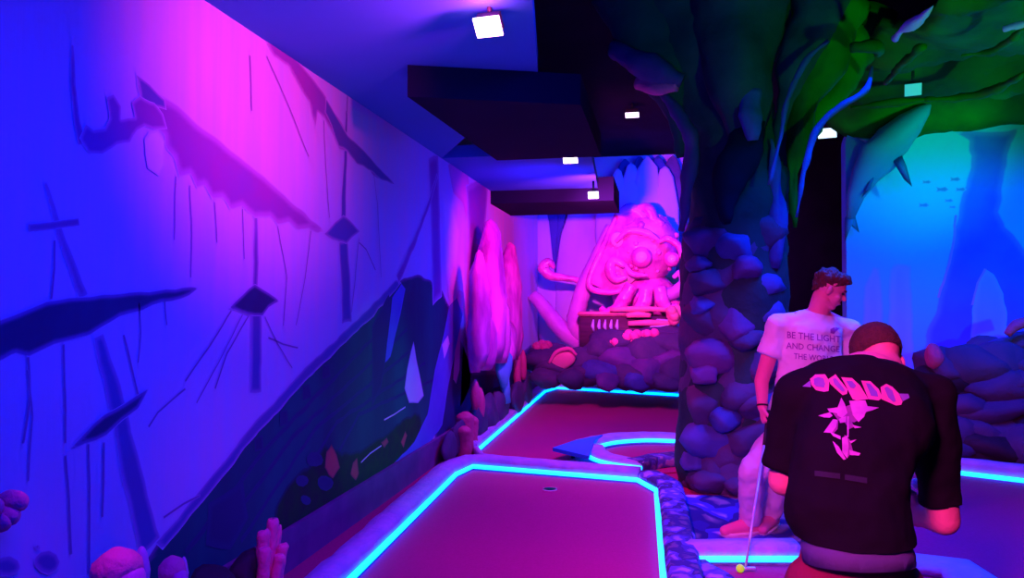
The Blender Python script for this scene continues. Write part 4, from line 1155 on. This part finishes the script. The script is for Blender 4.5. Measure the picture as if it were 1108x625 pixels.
# trousers
bm = bmesh.new()
loft(bm, [p1(868, 436, .02), pel, p1(864, 468, .03)], [(.165, .125), (.182, .135), (.16, .125)], 24, RT)
limb(bm, [hipR, kneeR, ankR + UP * .02], [.108, .088, .070]); limb(bm, [hipL, kneeL, ankL + UP * .02], [.108, .090, .072])
b2_ = remesh(bm, .010, 5, .014, 9)
cut(b2_, V((0, 0, .062)), -UP)
link_bm('trousers', b2_, M['trousers'], man)
for ank, toe in ((ankR, toeR), (ankL, toeL)):
    bm = bmesh.new(); dd = (toe - ank); dd.z = 0; dd.normalize()
    heel = ank - dd * .05; heel.z = .05
    capsule(bm, heel, V((ank.x, ank.y, .055)) + dd * .05, .048, .046); capsule(bm, V((ank.x, ank.y, .055)) + dd * .05, toe + dd * .01 + UP * .008, .046, .034)
    capsule(bm, heel + UP * .02, ank + UP * .015, .046, .046)
    b2_ = remesh(bm, .007, 4); cut(b2_, V((0, 0, .016)), -UP); cut(b2_, V((0, 0, .105)), UP)
    sh = link_bm('shoe', b2_, M['shoe'], man)
    bm = bmesh.new(); sd = dd.cross(UP)
    outl = [heel - dd * .05, heel - dd * .03 + sd * .042, ank + dd * .05 + sd * .047, toe + sd * .034, toe + dd * .045, toe - sd * .034, ank + dd * .05 - sd * .047, heel - dd * .03 - sd * .042]
    lo = [bm.verts.new((p.x, p.y, .0065)) for p in outl]; hi = [bm.verts.new((p.x, p.y, .026)) for p in outl]
    bm.faces.new(lo[::-1]); bm.faces.new(hi)
    for i in range(len(lo)): bm.faces.new((lo[i], lo[(i + 1) % len(lo)], hi[(i + 1) % len(lo)], hi[i]))
    bmesh.ops.bevel(bm, geom=[e for e in bm.edges if abs(e.verts[0].co.z - e.verts[1].co.z) > .01], offset=.012, segments=3, affect='EDGES')
    link_bm('sole', bm, M['sole'], sh)
bm = bmesh.new()
w0 = wrR.lerp(elR, .10); ax = (elR - wrR).normalized(); ringp = []
loft(bm, [w0 - ax * .006, w0 - ax * .005, w0 + ax * .005, w0 + ax * .006], [.033, .037, .037, .033], 20)
link_bm('wristband', bm, M['rubber'], man)

# ------------------------------------------------------------------ putter and balls
put = thing('putter', 'golf putter held in the right hand of the man in white, head on the floor', 'golf putter', (clubTip.x, clubTip.y, 0))
g0_ = wrR + (-UP * .95 - FW * .25).normalized() * .075 + RT * .028; tip_ = V((clubTip.x, clubTip.y, .03)); ax = (tip_ - g0_).normalized()
bm = bmesh.new(); loft(bm, [g0_ - ax * .07, g0_ - ax * .065, g0_ + ax * .1, g0_ + ax * .20], [.010, .0135, .0125, .0095], 14); link_bm('grip', bm, M['rubber'], put)
bm = bmesh.new(); loft(bm, [g0_ + ax * .20, tip_], [.0085, .0075], 10); link_bm('shaft', bm, M['steel'], put)
bm = bmesh.new(); box(bm, V((clubTip.x + .022, clubTip.y, .018)), (.065, .022, .018), Matrix.Rotation(.15, 3, 'Z') , .006); link_bm('club_head', bm, M['steel'], put)
bp_ = on_floor(801, 619)
bm = bmesh.new(); ellipsoid(bm, (bp_.x, bp_.y, .0225), (.0225,) * 3, None, 4)
tag(link_bm('golf_ball', bm, M['ball']), 'lime green golf ball on the floor below the putter shaft', 'golf ball')

# ------------------------------------------------------------------ man in the black T-shirt
p2 = lambda px, py, dd: at(px, py, dd)
man2 = thing('person', 'man in black T-shirt with flower print seen from behind, head bowed', 'person', (p2(926, 600, 2.17).x, p2(926, 600, 2.17).y, 0))
hips = p2(924, 612, 2.20); wst = p2(917, 560, 2.20); mid = p2(917, 505, 2.27); upb = p2(938, 445, 2.38); shl = p2(942, 412, 2.46); nb2 = p2(945, 394, 2.50)
s2L, s2R = p2(868, 428, 2.44), p2(1004, 430, 2.44)
e2L, e2R = p2(847, 520, 2.46), p2(1021, 562, 2.45)
w2L, w2R = p2(905, 545, 2.68), p2(990, 556, 2.60)
hc2 = p2(948, 389, 2.58)
FR2 = frame(FW * .80 - UP * .60 + RT * .04, UP)
hL, hR = hips - RT * .09 - UP * .06, hips + RT * .09 - UP * .06
kL, kR = V((hL.x - .02, hL.y + .10, .46)), V((hR.x + .02, hR.y + .10, .46))
aL, aR = V((hL.x - .05, hL.y - .02, .085)), V((hR.x + .05, hR.y - .02, .085))
bm = bmesh.new()
head(bm, hc2, FR2)
capsule(bm, nb2 - UP * .04 - FW * .02, hc2 + FR2 @ V((0, -.035, -.05)), .066, .060)
tor2 = [hips - UP * .08, hips, wst, mid, upb, shl, nb2]
loft(bm, tor2, [(.13, .10), (.145, .115), (.14, .10), (.145, .105), (.165, .10), (.15, .09), (.08, .07)], 26, RT)
limb(bm, [nb2 - UP * .05, s2L], [.068, .07]); limb(bm, [nb2 - UP * .05, s2R], [.068, .07])
limb(bm, [s2L, e2L, w2L], [.056, .048, .033]); limb(bm, [s2R, e2R, w2R], [.060, .050, .034])
limb(bm, [hL, kL, aL], [.10, .064, .042]); limb(bm, [hR, kR, aR], [.10, .064, .042])
tdir = (FW * .95)
for a_k, sg in ((aL, -1), (aR, 1)):
    tp = a_k + (FW + RT * .25 * sg).normalized() * .17; tp.z = .03; limb(bm, [a_k - UP * .035, tp], [.042, .03])
hand(bm, w2L, RT * .75 + FW * .5 + UP * .2, FW * -.3 + UP, FW, (.5, .5, .4), 1.0)
hand(bm, w2R, -RT * .22 + FW * .35 + UP * .62, -FW * .2 - RT, -FW * .5 + UP, (.75, .8, .5), 1.0)
link_bm('body', remesh(bm, .0065, 5), M['skin'], man2)
bm = bmesh.new(); T2 = lambda *p: hc2 + FR2 @ V(p)
ellipsoid(bm, T2(0, -.016, .036), (.081, .100, .091), FR2, 4)
b2_ = remesh(bm, .007, 3, .003, 60)
cut(b2_, T2(0, -.06, -.002), FR2 @ V((0, -.10, -1)))
cut(b2_, T2(0, .055, .05), FR2 @ V((0, .9, -.35)))
link_bm('hair', b2_, M['hairshort'], man2)
for s in (-1, 1):
    bm = bmesh.new(); ellipsoid(bm, T2(.031 * s, .080, .004), (.013, .009, .008), FR2, 3); link_bm('eye', bm, M['eye'], man2)
# black T-shirt
bm = bmesh.new()
tor2 = [p2(926, 622, 2.16), p2(926, 598, 2.17), wst, mid, upb, shl, p2(944, 402, 2.49), nb2]
loft(bm, tor2, [(.160, .132), (.166, .135), (.172, .142), (.174, .145), (.205, .14), (.19, .12), (.12, .09), (.085, .08)], 32, RT)
limb(bm, [nb2 - UP * .065, s2L], [.086, .086]); limb(bm, [nb2 - UP * .065, s2R], [.086, .086])
c2L = s2L.lerp(e2L, .86); c2R = s2R.lerp(e2R, .87)
x2L = s2L.lerp(e2L, 1.15); x2R = s2R.lerp(e2R, 1.15)
for a__, b__, r__ in ((s2L, c2L, (.088, .084, .074)), (s2R, c2R, (.086, .078, .066))):
    loft(bm, [a__, a__.lerp(b__, .5), b__], r__, 20); ellipsoid(bm, a__, (.088,) * 3)
b2_ = remesh(bm, .009, 5, .016, 6)
cut(b2_, p2(926, 598, 2.05), -UP)
cut(b2_, nb2 - UP * .01 - FW * .0, UP * .85 + FW * .4)
btee = link_bm('t_shirt', b2_, M['blacktee'], man2)
bv = bvh_of(btee)
Z = lambda pl: [(850 + x / 7.387, 390 + y / 7.387) for x, y in pl]
G = [([(195, 150), (240, 115), (320, 113), (352, 165), (345, 245), (310, 252), (250, 240), (205, 195)], [(222, 152), (265, 138), (308, 145), (322, 190), (312, 222), (250, 212), (228, 190)]),
     ([(345, 150), (400, 113), (440, 165), (495, 235), (490, 268), (455, 278), (400, 225), (360, 190)], [(378, 150), (402, 142), (470, 235), (472, 252), (450, 252), (390, 195)]),
     ([(445, 135), (530, 143), (592, 200), (578, 215), (612, 260), (660, 312), (620, 312), (575, 255), (540, 262), (565, 320), (535, 310), (515, 250), (498, 225)], [(480, 165), (530, 165), (562, 203), (545, 228), (515, 220)]),
     ([(600, 163), (675, 168), (742, 230), (772, 300), (740, 322), (660, 312), (640, 230)], [(635, 182), (672, 190), (728, 255), (738, 295), (680, 288), (662, 230)]),
     ([(758, 215), (802, 188), (850, 213), (902, 265), (888, 278), (868, 270), (932, 330), (922, 357), (880, 362), (820, 322), (765, 312), (800, 285)], [(785, 225), (806, 212), (850, 245), (850, 262), (825, 268), (880, 330), (860, 338), (815, 298), (820, 280)])]
for o_, i_ in G:
    decal('letter', [Z(o_)], bv, M['printpink'], btee, .003); decal('letter', [Z(i_)], bv, M['printviolet'], btee, .0045)
decal('letter', [Z([(135, 208), (195, 163), (203, 215)])], bv, M['printviolet'], btee, .003)
decal('letter', [Z([(905, 268), (978, 270), (988, 300), (935, 328), (950, 295)])], bv, M['printviolet'], btee, .003)
Z2 = lambda pl: [(840 + x / 5.206, 380 + y / 5.206) for x, y in pl]
FB = [[(318, 348), (345, 330), (420, 300), (470, 340), (496, 366), (440, 402), (400, 398), (350, 392)], [(330, 395), (350, 395), (345, 440), (320, 465), (300, 460)], [(385, 470), (415, 500), (430, 560), (400, 600), (375, 540)], [(380, 395), (420, 392), (440, 425), (410, 440)]]
FL = [[(340, 330), (365, 262), (385, 300), (400, 350), (370, 380), (345, 365)], [(238, 365), (300, 345), (318, 365), (300, 378), (270, 376)], [(288, 325), (342, 318), (348, 352), (300, 345)],
      [(410, 280), (432, 320), (450, 300), (470, 350), (500, 278), (516, 320), (494, 372), (462, 402), (430, 362)], [(512, 312), (577, 320), (540, 335), (505, 345)], [(320, 385), (346, 390), (336, 430), (312, 462), (268, 460), (300, 430)],
      [(300, 455), (362, 480), (362, 500), (320, 480)], [(428, 418), (478, 430), (440, 437)], [(352, 385), (392, 368), (392, 402), (360, 408)], [(398, 370), (408, 370), (407, 485), (399, 485)],
      [(370, 490), (400, 475), (406, 540), (398, 605), (370, 570)], [(318, 508), (350, 538), (392, 608), (378, 612), (340, 570)], [(408, 556), (472, 575), (462, 588), (414, 586)], [(410, 508), (452, 498), (420, 520)]]
decal('flower_print', [Z2(p) for p in FB], bv, M['printflowerdark'], btee, .002)
decal('flower_print', [Z2(p) for p in FL], bv, M['printflower'], btee, .0035)
decal('faint_print', [[(882, 509), (909, 512), (909, 518), (882, 515)], [(914, 513), (938, 517), (938, 523), (914, 519)]], bv, M['printfaint'], btee, .003)
# pale hem, shorts, shoes
bm = bmesh.new(); loft(bm, [p2(926, 584, 2.18), p2(926, 595, 2.17), p2(927, 608, 2.165)], [(.150, .115), (.157, .128), (.157, .136)], 30, RT, False, .006, 9)
bmesh.ops.solidify(bm, geom=bm.faces[:], thickness=.006); link_bm('undershirt_hem', bm, M['undershirt'], man2)
bm = bmesh.new()
loft(bm, [p2(925, 585, 2.19), hips + UP * .0, hips - UP * .10], [(.146, .12), (.155, .134), (.158, .138)], 26, RT)
limb(bm, [hL - UP * .02, kL.lerp(hL, .10)], [.118, .095]); limb(bm, [hR - UP * .02, kR.lerp(hR, .10)], [.118, .095])
b2_ = remesh(bm, .010, 5, .008, 8)
cut(b2_, V((0, 0, .47)), -UP)
link_bm('shorts', b2_, M['shorts'], man2)
for a_k, sg in ((aL, -1), (aR, 1)):
    dd = (FW + RT * .25 * sg).normalized(); heel = a_k - dd * .05; heel.z = .048; tp = a_k + dd * .19; tp.z = .036
    bm = bmesh.new(); capsule(bm, heel, V((a_k.x, a_k.y, .053)) + dd * .06, .047, .047); capsule(bm, V((a_k.x, a_k.y, .053)) + dd * .06, tp, .047, .036)
    capsule(bm, heel + UP * .02, a_k + UP * .01, .046, .046)
    b2_ = remesh(bm, .008, 4); cut(b2_, V((0, 0, .002)), -UP); link_bm('shoe', b2_, M['sole'], man2)
# pale ball in the fingers
qb = p2(992, 523, 2.66)
bm = bmesh.new(); ellipsoid(bm, qb, (.0195,) * 3, None, 4)
tag(link_bm('golf_ball', bm, M['whiteball']), 'pale golf ball held up by the man in black', 'golf ball')

# ================================================================== LIGHT
def area(name, loc, target, sx, sy, col, power, spread=180):
    l = bpy.data.lights.new(name, 'AREA'); l.shape = 'RECTANGLE'; l.size = sx; l.size_y = sy; l.color = col; l.energy = power
    l.spread = math.radians(spread)
    o = bpy.data.objects.new(name, l); COL.objects.link(o); o.location = loc
    o.rotation_euler = (V(target) - V(loc)).to_track_quat('-Z', 'Y').to_euler(); return o


def spot(name, loc, target, angle, blend, col, power, size=.05):
    l = bpy.data.lights.new(name, 'SPOT'); l.color = col; l.energy = power; l.spot_size = math.radians(angle); l.spot_blend = blend; l.shadow_soft_size = size
    o = bpy.data.objects.new(name, l); COL.objects.link(o); o.location = loc
    o.rotation_euler = (V(target) - V(loc)).to_track_quat('-Z', 'Y').to_euler(); return o


BLUE = (.001, .013, 1.0); PINK = (1.0, .008, .30)
GREEN = (.002, 1.0, .01)
area('blue_wall_wash', (.5, 1.6, 3.3), (XW, 2.2, .9), 3.5, .6, BLUE, 76, 120)
area('blue_wall_wash', (-.1, 7.4, 2.6), (XW, 7.2, 1.0), 2.0, .3, BLUE, 30, 120)
area('blue_ceiling_wash', (-.4, .9, 1.95), (-1.1, 2.9, ZC), .8, .4, BLUE, 24, 120)
area('blue_ceiling_wash', (-.9, 7.6, 2.2), (-1.2, 8.2, ZC), .8, .4, BLUE, 7, 110)
spot('green_spill', (1.4, 1.4, 2.1), on_z(330, 55, ZC), 40, 1.0, GREEN, 22)
spot('pink_wall_spot', lp1 + V((.25, -.15, -.10)), on_wall(280, 95), 88, 1.0, (1, .03, .45), 160)
spot('pink_ceiling_glow', lp1 + V((0, -.095, .02)), lp1 + V((0, -.09, 1)), 168, .6, (1, .03, .45), 7.0, .02)
spot('pink_floor_spot', lp1 + V((.05, .0, -.06)), (-.05, 5.0, 0), 84, 1.0, PINK, 150)
spot('pink_floor_spot', (-.5, 1.2, 2.8), (-1.1, 4.0, 0), 54, 1.0, PINK, 150)
spot('pink_floor_spot', lp2 + V((0, 0, -.06)), (-.3, 8.0, 0), 130, 1.0, PINK, 190)
spot('pink_far_spot', lp3 + V((0, -.0, -.1)), on_y(696, 282, 11.6), 70, 1.0, (1, .05, .75), 720)
spot('pink_far_spot', lp3 + V((0, -.0, -.1)), on_y(690, 240, 12.8), 140, 1.0, (1, .03, .5), 260)
spot('pink_far_spot', lp2 + V((.1, .0, -.08)), on_wall(530, 330), 80, 1.0, (1, .02, .5), 240)
spot('pink_back_spot', (-.75, -.5, 2.85), (.60, 3.4, 1.05), 40, .8, (1, .08, .50), 1300, .3)
spot('pink_coral_fill', (-1.62, 2.15, 2.5), (-1.80, 2.15, .5), 22, 1.0, (1, .03, .5), 70)  # added spot standing in for the corals' own fluorescence
area('blue_cave_wash', (.4, 10.6, 3.7), (-.6, 13, 2.2), 2.0, .4, BLUE, 60, 120)
area('blue_rear_wash', (-.2, 7.4, 2.7), (-.3, 8.4, 0), .8, .8, (.001, .10, 1), 34, 120)
spot('cyan_reef_spot', (3.3, 6.9, 3.0), on_y(1000, 172, YR), 66, 1.0, (.0, .72, .5), 80)
area('blue_reef_wash', (3.9, 6.6, 3.0), (3.9, YR, 1.0), 4, .4, (.0, .020, 1.0), 85, 100)
spot('green_canopy_spot', (3.4, 4.4, 1.6), (3.4, 7.4, 3.6), 110, 1.0, GREEN, 130)
spot('green_canopy_spot', (2.0, 3.6, 2.2), (1.3, 6.2, 3.5), 70, 1.0, GREEN, 60)
area('blue_floor_wash', (1.6, 5.2, 3.2), (1.3, 5.0, 0), 1.2, 1.2, (.001, .05, 1), 110, 110)
spot('green_hull_spill', (1.5, 3.4, 2.3), on_wall(415, 455), 26, 1.0, GREEN, 90)

wd = bpy.data.worlds.new('World'); SC.world = wd; wd.use_nodes = True
bg = wd.node_tree.nodes['Background']; bg.inputs['Color'].default_value = (.02, .006, .10, 1); bg.inputs['Strength'].default_value = .25

cd = bpy.data.cameras.new('Camera'); cam = bpy.data.objects.new('Camera', cd); COL.objects.link(cam)
cd.sensor_width = 36; cd.lens = FPX / 1108 * 36; cd.clip_start = .05
cam.location = CAM; cam.rotation_euler = (math.pi / 2 + PITCH, 0, YAW)
SC.camera = cam
vs_ = SC.view_settings; vs_.view_transform = 'Standard'; vs_.look = 'None'; vs_.gamma = 1; vs_.exposure = 0; vs_.use_curve_mapping = False
